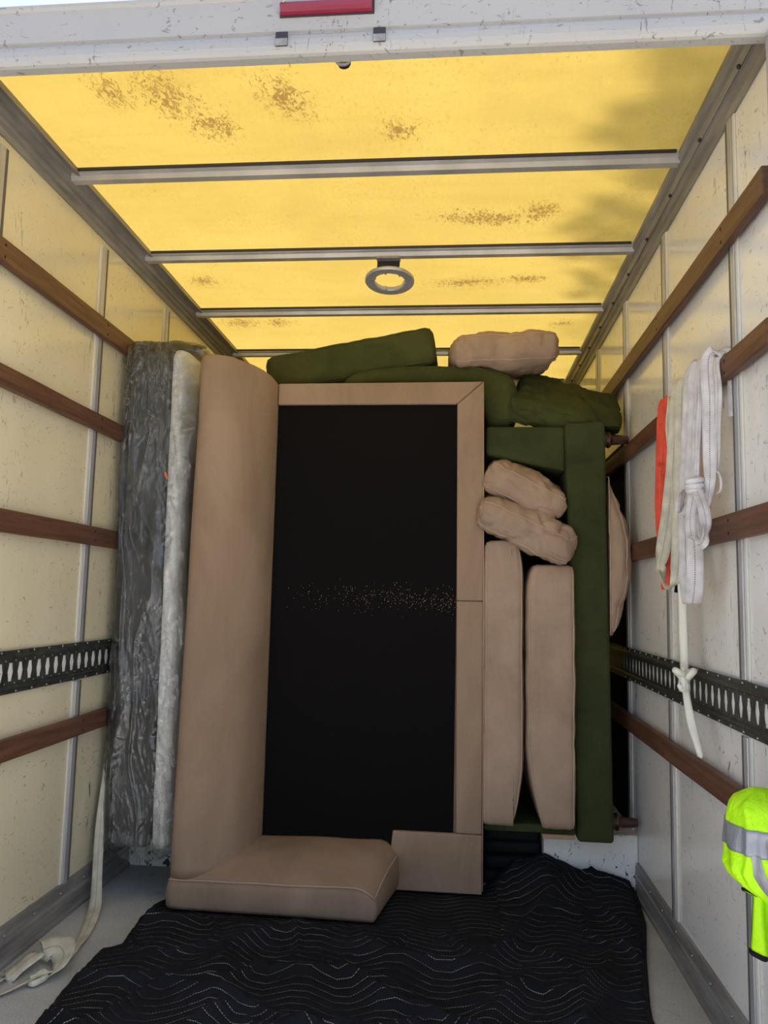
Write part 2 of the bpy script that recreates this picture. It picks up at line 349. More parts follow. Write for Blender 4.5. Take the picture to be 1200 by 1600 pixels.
def ribbon(name, P, width, wdir, m, parent=None, th=0.0025, n=8, twist=None, curl=0.0):
    """flat strap through points P; wdir: a vector or one per point"""
    L = len(P); W_ = [Vector(w_) for w_ in (wdir if isinstance(wdir[0], (tuple, list, Vector)) else [wdir]*L)]
    wid = list(width) if isinstance(width, (tuple, list)) else [width]*L
    Q = catmull(P, n); Wq = catmull(W_, n); wq = [v.x for v in catmull([(w_, 0, 0) for w_ in wid], n)]
    vs, fs, uv = [], [], []; s = 0; K = 5
    for i, q in enumerate(Q):
        if i: s += (q-Q[i-1]).length
        d = (Q[min(i+1, len(Q)-1)]-Q[max(i-1, 0)]).normalized(); wv = Wq[i]-d*Wq[i].dot(d); wv = wv.normalized() if wv.length > 1e-5 else d.orthogonal().normalized()
        nn = d.cross(wv).normalized()
        for side in (1, -1):
            for k in range(K):
                u = k/(K-1); off = (u-0.5); edge = 0.35 if k in (0, K-1) else 1
                vs.append(q+wv*off*wq[i]+nn*(side*th/2*edge+curl*wq[i]*(off*off*4)+0.0012*math.sin(s*46+u*5)))
                uv.append((u, s))
    R_ = 2*K
    for i in range(len(Q)-1):
        a, b_ = i*R_, (i+1)*R_
        for k in range(K-1):
            fs.append((a+k, a+k+1, b_+k+1, b_+k)); fs.append((a+K+k+1, a+K+k, b_+K+k, b_+K+k+1))
        fs.append((a+K-1, a+2*K-1, b_+2*K-1, b_+K-1)); fs.append((a, b_, b_+K, a+K))
    me = bpy.data.meshes.new(name); me.from_pydata(vs, [], fs); ul = me.uv_layers.new(name='UVMap')
    for lp in me.loops: ul.data[lp.index].uv = uv[lp.vertex_index]
    return link(name, me, m, parent, True)
def tag(o, label=None, cat=None, group=None, kind=None):
    if label: o['label'] = label
    if cat: o['category'] = cat
    if group: o['group'] = group
    if kind: o['kind'] = kind
    return o
def empty(name, loc=(0, 0, 0)):
    o = bpy.data.objects.new(name, None); C.objects.link(o); o.empty_display_size = 0.1; o.location = loc; return o
def keep(o, parent):
    """parent without moving (parent is an unrotated Empty)"""
    o.parent = parent; o.location = Vector(o.location)-Vector(parent.location); return o
class Thing:
    """an Empty at the base; parts are modelled in world space and offset"""
    def __init__(s, name, loc, label, cat, group=None, kind=None):
        s.e = empty(name, loc); tag(s.e, label, cat, group, kind)
    def add(s, o, parent=None, label=None):
        if parent is None: keep(o, s.e)
        else: o.parent = parent
        if label: o['label'] = label
        return o
W = 2.05
Y0, Y1 = 1.62, 5.05
# ------------------------------------------------------------------ ground and truck body
g = box('ground', -25, 27, -25, 30, -0.75, -0.70, M_ground, bev=0); tag(g, 'pale concrete yard the truck stands on', 'ground', kind='structure')
fl = Thing('floor', (1.0, 3.3, 0), 'speckled grey truck floor under the navy quilt', 'floor', kind='structure')
fl.add(box('floor_board', -0.03, W+0.03, 1.56, Y1+.03, -0.12, 0.0, M_floor, bev=0))
JY = [2.0, 2.66, 3.29, 3.94, 4.6]
def wall(side):
    s = 1 if side == 'left' else -1; X = 0 if side == 'left' else W
    bx = lambda n, d0, d1, y0, y1, z0, z1, m, **k: box(n, min(X+s*d0, X+s*d1), max(X+s*d0, X+s*d1), y0, y1, z0, z1, m, **k)
    T = Thing('wall_'+side, (X-s*0.02, 3.3, 0), 'white scuffed lining of the truck\'s %s side wall' % side, 'wall', kind='structure')
    T.add(bx('wall_backing', -0.06, -0.006, 1.58, Y1+.03, -0.12, 2.56, M_paint, bev=0))
    ys = [1.585]+JY+[Y1]
    for k in range(len(ys)-1):
        if k == 3 and side == 'right': continue
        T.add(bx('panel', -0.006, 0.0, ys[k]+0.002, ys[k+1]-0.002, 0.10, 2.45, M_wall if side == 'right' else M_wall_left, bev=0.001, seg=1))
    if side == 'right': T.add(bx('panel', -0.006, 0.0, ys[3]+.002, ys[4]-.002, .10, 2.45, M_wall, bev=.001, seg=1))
    for y in JY:
        for (za, zb) in ((0.10, 0.80), (0.93, 2.40)):
            jp = T.add(bx('joint_strip', 0.0, 0.006, y-0.028, y+0.030, za, zb, M_joint, bev=0.0015, seg=1))
            c_ = bx('joint_channel', 0.006, 0.011, y-0.014, y+0.012, za+.003, zb-.003, M_alu, bev=0.0015, seg=1); c_.parent = jp
            g_ = bx('joint_gasket', 0.006, 0.0105, y+0.013, y+0.026, za+.003, zb-.003, M_joint_dark, bev=0.001, seg=1); g_.parent = jp  # dark grey strip on the far side of each joint
    return T
wl = wall('left'); wr = wall('right')
wr.add(box('lower_panel', 2.044, 2.0495, 3.33, 4.60, 0.22, 1.80, M_shade_hook, bev=0.001), label='black panel on the white wall')  # black sheet stands in for the shade behind the green sofa
wb = Thing('wall_far', (1.0, Y1, 0), 'white bulkhead at the far end behind the stacked furniture', 'wall', kind='structure')
wb.add(box('wall_backing', -0.03, W+.03, Y1, Y1+.05, -0.12, 2.56, M_wall, bev=0))
# skirting
for side in ('left', 'right'):
    s = 1 if side == 'left' else -1; X = 0 if side == 'left' else W
    pr = [(X-s*.002, 0), (X+s*.020, 0), (X+s*.020, .012), (X+s*.0145, .018), (X+s*.0145, .062), (X+s*.018, .066), (X+s*.018, .074), (X+s*.0145, .078), (X+s*.0145, .104), (X+s*.010, .118), (X-s*.002, .118)]
    T = Thing('baseboard_'+side, (X, 3.3, 0), 'ridged grey aluminium kick strip along the foot of the %s wall' % side, 'baseboard', kind='structure')
    T.add(prism('kick_strip', pr, 1.58, 3.185, 'y', M_alu2)); T.add(prism('kick_strip', pr, 3.9, Y1, 'y', M_alu2))
    vs_, fs_ = [], []
    rv = bmesh.new()
    for k in range(9):
        bmesh.ops.create_uvsphere(rv, u_segments=8, v_segments=5, radius=.0055, matrix=Matrix.Translation((X+s*.0145, 1.8+k*.165, .092)))
    me = bpy.data.meshes.new('rivets'); rv.to_mesh(me); rv.free(); o = link('rivets', me, M_screw, None, True); o['kind'] = 'stuff'; T.add(o)
# corner rails between wall and roof
for n_, side in ((1, 'left'), (2, 'right')):
    s = 1 if side == 'left' else -1; X = 0 if side == 'left' else W; zb = 2.425 if side == 'left' else 2.40
    pr = [(X-s*.01, zb), (X+s*.006, zb), (X+s*.010, zb+.018), (X+s*.022, zb+.024), (X+s*.024, zb+.032), (X+s*.032, zb+.038), (X+s*.036, zb+.034), (X+s*.040, zb+.040), (X+s*.044, zb+.056), (X+s*.056, zb+.060), (X+s*.078 - (0 if s > 0 else -s*.03), 2.478), (X+s*.078, 2.484), (X+s*.078, 2.497), (X-s*.01, 2.497)]
    if s < 0: pr = [(X+.01, zb), (X-.006, zb), (X-.010, zb+.020), (X-.018, zb+.030), (X-.021, zb+.038), (X-.026, zb+.044), (X-.030, zb+.042), (X-.033, zb+.050), (X-.036, zb+.062), (X-.044, zb+.068), (X-.052, 2.480), (X-.052, 2.497), (X+.01, 2.497)]
    T = Thing('trim_%d' % n_, (X, 3.3, zb), 'ribbed metal corner rail between roof and %s wall' % side, 'trim', kind='structure')
    T.add(prism('corner_rail', pr, 1.62, Y1, 'y', M_alu2))
    rv = bmesh.new()
    for k in range(10):
        bmesh.ops.create_uvsphere(rv, u_segments=8, v_segments=5, radius=.006, matrix=Matrix.Translation((X+s*.034, 1.85+k*.31, zb+.042)))
    me = bpy.data.meshes.new('rivets'); rv.to_mesh(me); rv.free(); o = link('rivets', me, M_dark, None, True); o['kind'] = 'stuff'; T.add(o)
# roof
ce = Thing('ceiling', (1.0, 3.3, 2.5), 'translucent yellow fibreglass roof with dirt scuffs and metal cross bars', 'ceiling', kind='structure')
nx, ny = 12, 60; vs_, fs_ = [], []
for j in range(ny+1):
    for i in range(nx+1): vs_.append((-.05+i*(W+.10)/nx, 1.627+j*(Y1+.04-1.627)/ny, 2.4985))
for j in range(ny):
    for i in range(nx): a = j*(nx+1)+i; fs_.append((a, a+1, a+nx+2, a+nx+1))
ce.add(raw('roof_sheet', vs_, fs_, M_roof))
for y in (1.705, 2.33, 2.945, 3.57, 4.20, 4.82):
    pr = [(y-.030, 2.497), (y-.030, 2.484), (y-.018, 2.482), (y-.014, 2.466), (y+.014, 2.466), (y+.018, 2.482), (y+.030, 2.484), (y+.030, 2.497)]
    ce.add(prism('roof_bar', pr, .045, W-.045, 'x', M_alu))
    vs2 = box('bar_seal', .06, W-.06, y-.038, y-.030, 2.489, 2.497, M_dark, bev=0); ce.add(vs2)
# header and posts of the rear frame
hd = Thing('trim_3', (1.0, 1.6, 2.4), 'scuffed white painted steel header across the truck\'s rear opening', 'header', kind='structure')
pr = [(1.594, 2.487), (1.594, 2.479), (1.600, 2.474), (1.600, 2.396), (1.6055, 2.393), (1.6055, 2.389), (1.600, 2.386), (1.594, 2.379), (1.590, 2.366), (1.589, 2.352), (1.592, 2.342), (1.597, 2.336), (1.604, 2.333), (1.626, 2.333), (1.626, 2.500), (1.612, 2.500), (1.606, 2.487)]
hd.add(prism('header_beam', pr, -.08, W+.08, 'x', M_paint))
for x in (0.926, 1.149):
    hd.add(box('notch_plate', x-.014, x+.014, 1.5865, 1.5895, 2.349, 2.384, M_dark, bev=.002))
    hd.add(box('notch_lip', x-.014, x+.014, 1.5835, 1.5865, 2.349, 2.366, M_alu2, bev=.001))
for n_, side, a, b2 in ((4, 'left', -.09, .05), (5, 'right', 1.985, 2.14)):
    T = Thing('trim_%d' % n_, ((a+b2)/2, 1.6, 0), 'white painted %s post of the rear opening' % side, 'post', kind='structure')
    T.add(box('post_panel', a, b2, 1.585, 1.615, -.12, 2.34, M_paint, bev=.004))
# marker lamp
T = Thing('marker_lamp', (1.026, 1.59, 2.445), 'long red marker lamp screwed to the white header', 'lamp')
pr = [(1.6005, 2.4305), (1.587, 2.4325), (1.580, 2.438), (1.578, 2.4445), (1.580, 2.451), (1.587, 2.457), (1.6005, 2.4585)]
T.add(prism('lens', pr, .921, 1.131, 'x', M_red, smooth=False))
T.add(box('lamp_base', .917, 1.135, 1.598, 1.6005, 2.427, 2.461, M_dark, bev=.001))
for x in (.929, 1.123): T.add(tube('screw', [(x, 1.584, 2.4535), (x, 1.576, 2.4535)], .005, M_screw))
# small round fitting below the header
T = Thing('header_fitting', (1.058, 1.645, 2.362), 'small round grey fitting with dark centre peeking below the header', 'fitting')
P = [Vector((1.058+.0155*math.cos(a), 1.652, 2.362+.0155*math.sin(a))) for a in [2*math.pi*k/24 for k in range(24)]]
T.add(tube('rim', P, .0055, M_alu2, closed=True)); T.add(tube('core', [(1.058, 1.67, 2.362), (1.058, 1.655, 2.362), (1.058, 1.650, 2.362)], [.0155, .0155, .012], M_hole, sides=20))
T.add(box('mount', 1.046, 1.070, 1.626, 1.672, 2.372, 2.385, M_dark, bev=.002))
T.add(box('mount', 1.046, 1.070, 1.660, 1.672, 2.35, 2.380, M_dark, bev=.002))
# ring lamp holder on the roof bar
T = Thing('ring_bracket', (1.05, 2.96, 2.45), 'round grey ring bracket hanging from the roof bar', 'bracket')
Rm = Matrix.Translation((1.048, 3.025, 2.405)) @ Matrix.Rotation(math.radians(-8), 4, 'X')
vs_, fs_ = [], []; K = 56
for k in range(K):
    th = 2*math.pi*k/K
    ri = .062 - (.006 if k % 14 in (3,) else 0)
    for (rr, zz) in ((.101, -.004), (.098, -.008), (.066, -.008), (ri, -.004), (ri, .008), (.070, .010), (.101, .004)):
        vs_.append(Rm @ Vector((rr*math.cos(th), rr*math.sin(th), zz)))
for k in range(K):
    for j in range(7): fs_.append((k*7+j, k*7+(j+1) % 7, ((k+1) % K)*7+(j+1) % 7, ((k+1) % K)*7+j))
T.add(raw('ring', vs_, fs_, M_alu))
for a in (200, 262, 310):
    p = Rm @ Vector((.070*math.cos(math.radians(a)), .070*math.sin(math.radians(a)), -.010)); T.add(tube('screw', [p, p+Vector((0, 0, -.004))], .004, M_screw))
T.add(hexa('bracket_plate', [(1.002, 2.925, 2.4565), (1.096, 2.925, 2.4565), (1.096, 2.965, 2.4565), (1.002, 2.965, 2.4565), (1.002, 2.925, 2.4655), (1.096, 2.925, 2.4655), (1.096, 2.965, 2.4655), (1.002, 2.965, 2.4655)], M_alu2, bev=.001))
a0 = Rm @ Vector((-.045, -.082, 0)); a1 = Rm @ Vector((.045, -.082, 0))
T.add(raw('bracket_arm', [(1.004, 2.955, 2.458), (1.094, 2.955, 2.458), a1, a0, (1.004, 2.963, 2.458), (1.094, 2.963, 2.458), a1+Vector((0, .008, .004)), a0+Vector((0, .008, .004))],
          [(0, 1, 2, 3), (4, 5, 6, 7), (0, 1, 5, 4), (1, 2, 6, 5), (2, 3, 7, 6), (3, 0, 4, 7)], M_dark))
# wheel arches
for n_, side, x0, x1, h in ((6, 'left', 0.0, .36, .165), (7, 'right', 1.688, W, .216)):
    o = box('trim_%d' % n_, x0+(.001 if side == 'left' else 0), x1-(.001 if side == 'right' else 0), 3.19, 3.89, 0.0, h, M_arch, bev=.006)
    tag(o, 'chipped white %s wheel arch box on the floor' % side, 'wheel arch', kind='structure')

# ------------------------------------------------------------------ wooden rails and lashing tracks on the walls
def rail(side, z0, z1, y0, y1, label, th=.030):
    s = 1 if side == 'left' else -1; X = (0.0115 if side == 'left' else W-0.0115)
    xa, xb = sorted((X, X+s*(th-.008)))
    T = Thing('wooden_rail', (X, (y0+y1)/2, z0), label, 'rail', 'wooden rails along the %s wall' % side)
    bm = bmesh.new(); n = 40
    rows = []
    for k in range(n+1):
        y = y0+(y1-y0)*k/n; wv = lambda a: .0018*noise.noise(Vector((y*3, a, z0*7)))
        rows.append([bm.verts.new(p) for p in ((xa, y, z0+wv(0)), (xb, y, z0+wv(0)), (xb+s*0, y, z1+wv(5)), (xa, y, z1+wv(5)))])
    for k in range(n):
        for j in range(4): bm.faces.new((rows[k][j], rows[k][(j+1) % 4], rows[k+1][(j+1) % 4], rows[k+1][j]))
    bm.faces.new(rows[0]); bm.faces.new(rows[-1]); bmesh.ops.recalc_face_normals(bm, faces=bm.faces)
    sharp = [e for e in bm.edges if e.calc_face_angle(0) > .8]
    bmesh.ops.bevel(bm, geom=sharp, offset=.003, segments=2, affect='EDGES', profile=.5)
    me = bpy.data.meshes.new('plank'); bm.to_mesh(me); bm.free(); T.add(link('plank', me, M_wood))
    xf = xb if s > 0 else xa
    for y in JY:
        if y0 < y < y1:
            for dz in (.25, .75):
                z = z0+(z1-z0)*dz; T.add(tube('screw', [(xf-s*.002, y+.01, z), (xf+s*.0008, y+.01, z)], .0045, M_hole))
for side in ('left', 'right'):
    e0 = 1.64 if side == 'left' else 1.735
    for (z0, z1, pos) in ((2.045, 2.116, 'topmost'), (1.695, 1.757, 'second from top'), (1.278, 1.345, 'third from top'), (.612, .676, 'lowest')):
        ye = 4.9
        rail(side, z0, z1, e0, ye, 'worn brown wooden rail along the %s wall, %s' % (side, pos))
def track(side):
    s = 1 if side == 'left' else -1; X = (0.0115 if side == 'left' else W-0.0115)
    T = Thing('lashing_track', (X, 2.7, .80), 'dark slotted metal lashing track on the %s wall' % side, 'lashing track')
    pitch = .053; n = 44; ya = 2.648-19*pitch-pitch/2; yb = ya+n*pitch
    zc = .868; hw = .042
    # flanges and ridges as one profile each
    for sg in (1, -1):
        pr = [(X, zc+sg*.064), (X+s*.002, zc+sg*.064), (X+s*.002, zc+sg*.053), (X+s*.007, zc+sg*.050), (X+s*.010, zc+sg*.045), (X+s*.010, zc+sg*.040), (X+s*.0042, zc+sg*.036), (X+s*.0022, zc+sg*.036), (X+s*.008, zc+sg*.041), (X+s*.007, zc+sg*.045), (X+s*.002, zc+sg*.049), (X, zc+sg*.050)]
        T.add(prism('track_flange', pr, ya, yb, 'y', M_track, smooth=False))
    vs, fs = [], []
    xo, xi = X+s*.0040, X+s*.0025
    hole = []
    for a in range(20):
        th = 2*math.pi*a/20; cy, sz_ = math.cos(th), math.sin(th)
        zz = .027*max(-1, min(1, sz_*1.35)); yy = .0095 if abs(cy) > .25 else .0095*abs(cy)/.25
        if abs(sz_) < .45: yy = .0105+.005*(1-abs(sz_)/.45)
        hole.append((math.copysign(yy, cy), zz))
    for k in range(n):
        yc = ya+(k+.5)*pitch; base = len(vs)
        for a in range(20):
            th = 2*math.pi*a/20; c_, s_ = math.cos(th), math.sin(th); m_ = 1/max(abs(c_), abs(s_))
            oy, oz = c_*m_*pitch/2, s_*m_*.0375
            vs += [(xo, yc+oy, zc+oz), (xo, yc+hole[a][0], zc+hole[a][1]), (xi, yc+hole[a][0], zc+hole[a][1]), (xi, yc+oy, zc+oz)]
        for a in range(20):
            p, q = base+4*a, base+4*((a+1) % 20)
            fs += [(p, q, q+1, p+1), (p+1, q+1, q+2, p+2), (p+2, q+2, q+3, p+3)]
    T.add(raw('slotted_web', vs, fs, M_track))
    rv = bmesh.new()
    for k in range(int((yb-ya)/.0883)):
        for sg in (1, -1):
            bmesh.ops.create_uvsphere(rv, u_segments=8, v_segments=5, radius=.0042, matrix=Matrix.Translation((X+s*.002, ya+.03+k*.0883, zc+sg*.0585)))
    me = bpy.data.meshes.new('rivets'); rv.to_mesh(me); rv.free(); o = link('rivets', me, M_screw, None, True); o['kind'] = 'stuff'; T.add(o)
    # bright wall-side strip showing in the slots
    T.add(box('track_back', min(X, X+s*.001), max(X, X+s*.001), ya, yb, zc-.035, zc+.035, M_wall, bev=0))
track('left'); track('right')

# ------------------------------------------------------------------ cushions
def rbox(p, h, r):
    q = Vector((p[0]*h[0], p[1]*h[1], p[2]*h[2])); c_ = Vector([max(-(h[i]-r), min(h[i]-r, q[i])) for i in range(3)])
    d = q-c_
    return c_+d.normalized()*r if d.length > 1e-9 else q
def cushion(name, ctr, half, rot, m, pm, label, cat='cushion', group=None, r=.035, puff=.25, wr=.006, seed=0, deform=None, seams='z', nd=44, squash=None):
    """box cushion, thickness along local z; piping follows both long edges"""
    Mx = Matrix.Translation(ctr) @ Euler(rot).to_matrix().to_4x4()
    r = min(r, min(half)*.95)
    def f(p):
        q = rbox(p, half, r)
        nx_, ny_, nz_ = q.x/half[0], q.y/half[1], q.z/half[2]
        pf = puff*(1-nx_*nx_)*(1-ny_*ny_)
        q.z *= 1+pf-.10*min(1, puff*4)*(abs(nx_)**4+abs(ny_)**4)*.5
        ed = max(abs(nx_), abs(ny_))
        bl = 1+.05*puff*4*(1-nz_*nz_)*(.4+.6*(1-min(abs(nx_), abs(ny_))**2)); q.x *= 1+(bl-1)*.35; q.y *= 1+(bl-1)*.35
        nv = Vector((nx_, ny_, nz_))
        s1 = noise.noise(Vector((q.x*9+seed*3.1, q.y*9, q.z*9+seed)))*wr
        s2 = noise.noise(Vector((q.x*26+seed, q.y*26, q.z*12)))*wr*.45
        s3 = -abs(noise.noise(Vector((q.x*15+seed*5, q.y*15, q.z*5+9))))*wr*1.2*(.3+.7*ed)
        s4 = -max(0, .10-abs(noise.noise(Vector((q.x*8+seed*7.7+q.y*3, q.y*4, q.z*7+seed+q.x*4)))))/.10*wr*.55
        s5 = -max(0, .08-abs(noise.noise(Vector((q.x*16+seed*2.7-q.z*8, q.y*6+4, q.z*13+q.x*9)))))/.08*wr*.28
        q += nv.normalized()*(s1+s2+s3+s4+s5)
        wq = Mx @ q
        if deform: wq = deform(wq)
        return wq
    bm = bmesh.new(); cache = {}
    def V(p):
        k = tuple(round(c_, 5) for c_ in p)
        if k not in cache: cache[k] = bm.verts.new(f(p)-Vector(ctr))
        return cache[k]
    for ax in range(3):
        for sg in (-1, 1):
            for i in range(nd):
                for j in range(nd):
                    def P(a, b_):
                        u, v = -math.cos(math.pi*a/nd) if False else -1+2*a/nd, -1+2*b_/nd
                        u = math.copysign(abs(u)**.8, u); v = math.copysign(abs(v)**.8, v)
                        p = [0, 0, 0]; p[ax] = sg; p[(ax+1) % 3] = u; p[(ax+2) % 3] = v; return p
                    bm.faces.new((V(P(i, j)), V(P(i+1, j)), V(P(i+1, j+1)), V(P(i, j+1))))
    bmesh.ops.recalc_face_normals(bm, faces=bm.faces)
    me = bpy.data.meshes.new(name); bm.to_mesh(me); bm.free()
    o = link(name, me, m, None, True); o.location = ctr; tag(o, label, cat, group)
    for sg in (1, -1):
        pts = []
        K = 22
        for (a, b_) in [(-1+2*k/K, -1) for k in range(K)]+[(1, -1+2*k/K) for k in range(K)]+[(1-2*k/K, 1) for k in range(K)]+[(-1, 1-2*k/K) for k in range(K)]:
            q = f((a, b_, sg)); qi = f((a*.985, b_*.985, sg)); pts.append(q)
        c0 = sum(pts, Vector())/len(pts)
        pts = [p+(p-Vector(ctr)).normalized()*.0012-Vector(ctr) for p in pts]
        tube('piping', pts, .0024, pm, o, closed=True, sides=6)
    return o
def clear_sofa(q):
    """fabric squashed against the neighbouring sofas"""
    q = q.copy()
    if q.y > 3.04 and q.y < 3.42 and q.z < 1.985 and q.x < 1.442: q.x = 1.442
    if q.y > 3.055 and q.z < 1.80 and q.x > 1.752+.028*(1.75-q.z)/1.5: q.x = 1.752+.028*(1.75-q.z)/1.5
    if q.x > 2.014: q.x = 2.014
    return q

# ------------------------------------------------------------------ taupe sofa standing on its arm
S = Thing('upended_sofa', (.9, 3.1, .012), 'taupe velvet sofa stood on end showing its black lined deck', 'sofa')
zb = .014
prof = [(.336, 3.40), (.336, 2.800), (.338, 2.775), (.346, 2.760), (.362, 2.752), (.395, 2.748), (.425, 2.757), (.462, 2.778), (.503, 2.815), (.540, 2.862), (.568, 2.915), (.586, 2.975), (.594, 3.05), (.596, 3.40)]
# backrest lofted upward: the profile pulls back a little towards its top
bm = bmesh.new(); rows = []; nz = 60
for k in range(nz+1):
    tz = k/nz; z = .119+tz*(1.985-.119)
    row = []
    for (x, y) in prof:
        dz = .035*(1 if y < 2.9 else 0)*tz if False else 0
        front = max(0, min(1, (3.05-y)/.29))
        yy = y - 0.0*tz - .004*noise.noise(Vector((x*5, z*2.3, 1)))*front
        xx = x + .004*noise.noise(Vector((z*2.1, y*4, 4)))*front
        xx += .026*front*tz*.9*(1 if x < .5 else .4)
        zz = z+front*.030*tz
        if tz > .985: yy += .006*(1-0)*front; xx += 0
        row.append(bm.verts.new((xx, yy, zz)))
    rows.append(row)
n = len(prof)
for k in range(nz):
    for j in range(n): bm.faces.new((rows[k][j], rows[k][(j+1) % n], rows[k+1][(j+1) % n], rows[k+1][j]))
bm.faces.new(rows[0]); bm.faces.new(rows[-1])
bmesh.ops.recalc_face_normals(bm, faces=bm.faces)
te = [e for e in bm.edges if (e.verts[0] in rows[-1] and e.verts[1] in rows[-1])]
bmesh.ops.bevel(bm, geom=te, offset=.012, segments=3, profile=.5, affect='EDGES')
me = bpy.data.meshes.new('backrest'); bm.to_mesh(me); bm.free()
S.add(link('backrest', me, M_taupe, None, True))
box_ = S.add(box('base', .60, 1.430, 3.072, 3.39, zb, 1.975, M_taupe, bev=.012, seg=3))
S.add(box('seat_deck', .598, 1.335, 3.060, 3.075, .14, 1.90, M_black, bev=.001))
# face rails of the base, mitred at the upper right corner
def railp(name, pts, y=3.046):
    return prism(name, pts, y, 3.11, 'y', M_taupe, bev=.005)
S.add(railp('top_rail', [(.597, 1.980), (1.434, 1.986), (1.329, 1.893), (.597, 1.891)]))
S.add(railp('side_rail', [(1.4355, 1.9855), (1.4395, 1.108), (1.337, 1.108), (1.3305, 1.893)]))
S.add(railp('side_rail', [(1.4395, 1.1065), (1.4425, .232), (1.346, .232), (1.337, 1.1065)]))
S.add(railp('corner_panel', [(1.4425, .2305), (1.444, .016), (1.085, .016), (1.105, .2305)], 3.043))
S.add(tube('piping', [(1.434, 3.050, 1.984), (1.4415, 3.048, 1.1), (1.446, 3.045, .03)], .0022, M_pipe))
# arm lying on the blanket: outer border, domed inner side
def arm():
    bm = bmesh.new(); U, Vn = 34, 22; grid = []
    def foot(u, v):      # u 0..1 left to right, v 0..1 front to back
        xl = .336; yl = 2.800+(.25)*v if False else None
        fl_ = Vector((.344, 2.750)); fr2 = Vector((1.070, 2.738)); bl = Vector((.344, 3.06)); br = Vector((1.128, 3.06))
        a = fl_.lerp(fr2, u); b_ = bl.lerp(br, u); p = a.lerp(b_, v); return p
    top = []
    for j in range(Vn+1):
        row = []
        for i in range(U+1):
            u, v = i/U, j/Vn; p = foot(u, v)
            hz = .100+.036*u*(1-v)*0+.012*u+.070*(1-(1-v)**2.2)
            edge = 1-(max(0, (u-.90)/.10))**2*.28*(1 if True else 0)
            fr3 = 1-(max(0, (.10-v)/.10))**2*.0
            z = zb+(hz)*edge+.004*noise.noise(Vector((p.x*7, p.y*7, 2)))
            row.append(bm.verts.new((p.x, p.y, z)))
        top.append(row)
    for j in range(Vn):
        for i in range(U): bm.faces.new((top[j][i], top[j][i+1], top[j+1][i+1], top[j+1][i]))
    per = [top[0][i] for i in range(U+1)]+[top[j][U] for j in range(1, Vn+1)]+[top[Vn][i] for i in range(U-1, -1, -1)]+[top[j][0] for j in range(Vn-1, 0, -1)]
    # border: mid and bottom rings
    def ring(fr_, out_):
        rr = []
        cx, cy = .72, 2.92
        for v in per:
            d = Vector((v.co.x-cx, v.co.y-cy)); dn = d.normalized()
            rr.append(bm.verts.new((v.co.x+dn.x*out_, v.co.y+dn.y*out_, zb+(v.co.z-zb)*fr_)))
        return rr
    rings = [per, ring(.75, .007), ring(.45, .009), ring(.15, .006), ring(.02, -.004)]
    for a, b_ in zip(rings, rings[1:]):
        for i in range(len(per)): bm.faces.new((a[i], a[(i+1) % len(per)], b_[(i+1) % len(per)], b_[i]))
    bm.faces.new(rings[-1]); bmesh.ops.recalc_face_normals(bm, faces=bm.faces)
    pts = [v.co.copy() for v in per]
    me = bpy.data.meshes.new('arm'); bm.to_mesh(me); bm.free()
    o = S.add(link('arm', me, M_taupe, None, True))
    seam = [p+Vector((0, -.003, .001)) for p in pts[:U+1]]+[p+Vector((.003, 0, .001)) for p in pts[U+1:U+Vn]]
    S.add(tube('piping', seam, .0026, M_pipe, sides=6))
arm()
S.add(tube('zip_tab', [(.592, 3.035, .66), (.583, 3.02, .66), (.583, 3.018, .735), (.592, 3.035, .735)], .0025, M_hole), label='small black tab at the deck edge')

# ------------------------------------------------------------------ green sofa standing on end
G_ = Thing('upended_loveseat', (1.84, 3.4, .22), 'dark green velvet sofa stood on end with turned wooden legs', 'sofa')
G_.add(hexa('base', [(1.80, 3.06, .218), (1.934, 3.06, .218), (1.934, 3.85, .218), (1.80, 3.85, .218), (1.757, 3.06, 1.82), (1.914, 3.06, 1.828), (1.914, 3.85, 1.828), (1.757, 3.85, 1.82)], M_green_dark, bev=.014, seg=3))
G_.add(hexa('arm', [(1.448, 3.09, 1.695), (1.762, 3.09, 1.63), (1.762, 3.85, 1.63), (1.448, 3.85, 1.695), (1.448, 3.09, 1.812), (1.762, 3.09, 1.812), (1.762, 3.85, 1.812), (1.448, 3.85, 1.812)], M_green_dark, bev=.012, seg=3))
G_.add(hexa('arm', [(1.45, 3.09, .236), (1.80, 3.09, .236), (1.80, 3.85, .236), (1.45, 3.85, .236), (1.45, 3.09, .268), (1.80, 3.09, .268), (1.80, 3.85, .268), (1.45, 3.85, .268)], M_green_dark, bev=.008, seg=2))
G_.add(box('backrest', 1.44, 1.79, 3.68, 3.86, .262, 1.70, M_green_dark, bev=.03, seg=3))
G_.add(box('batten', 1.672, 1.792, 3.085, 3.6, .219, .2355, M_palewood, bev=.002), label='pale bare timber batten')
lathe = [(0, .030), (.004, .033), (.012, .034), (.016, .028), (.020, .033), (.027, .035), (.034, .030), (.038, .023), (.044, .0215), (.060, .0205), (.085, .0185), (.105, .0165), (.108, .013)]
for (y, z) in ((3.125, 1.765), (3.125, .282), (3.78, 1.765), (3.78, .282)):
    x0 = 1.913 if z > 1 else 1.930
    G_.add(tube('leg', [(x0+a*.95, y, z) for a, _ in lathe], [r0 for _, r0 in lathe], M_legwood, sides=20))

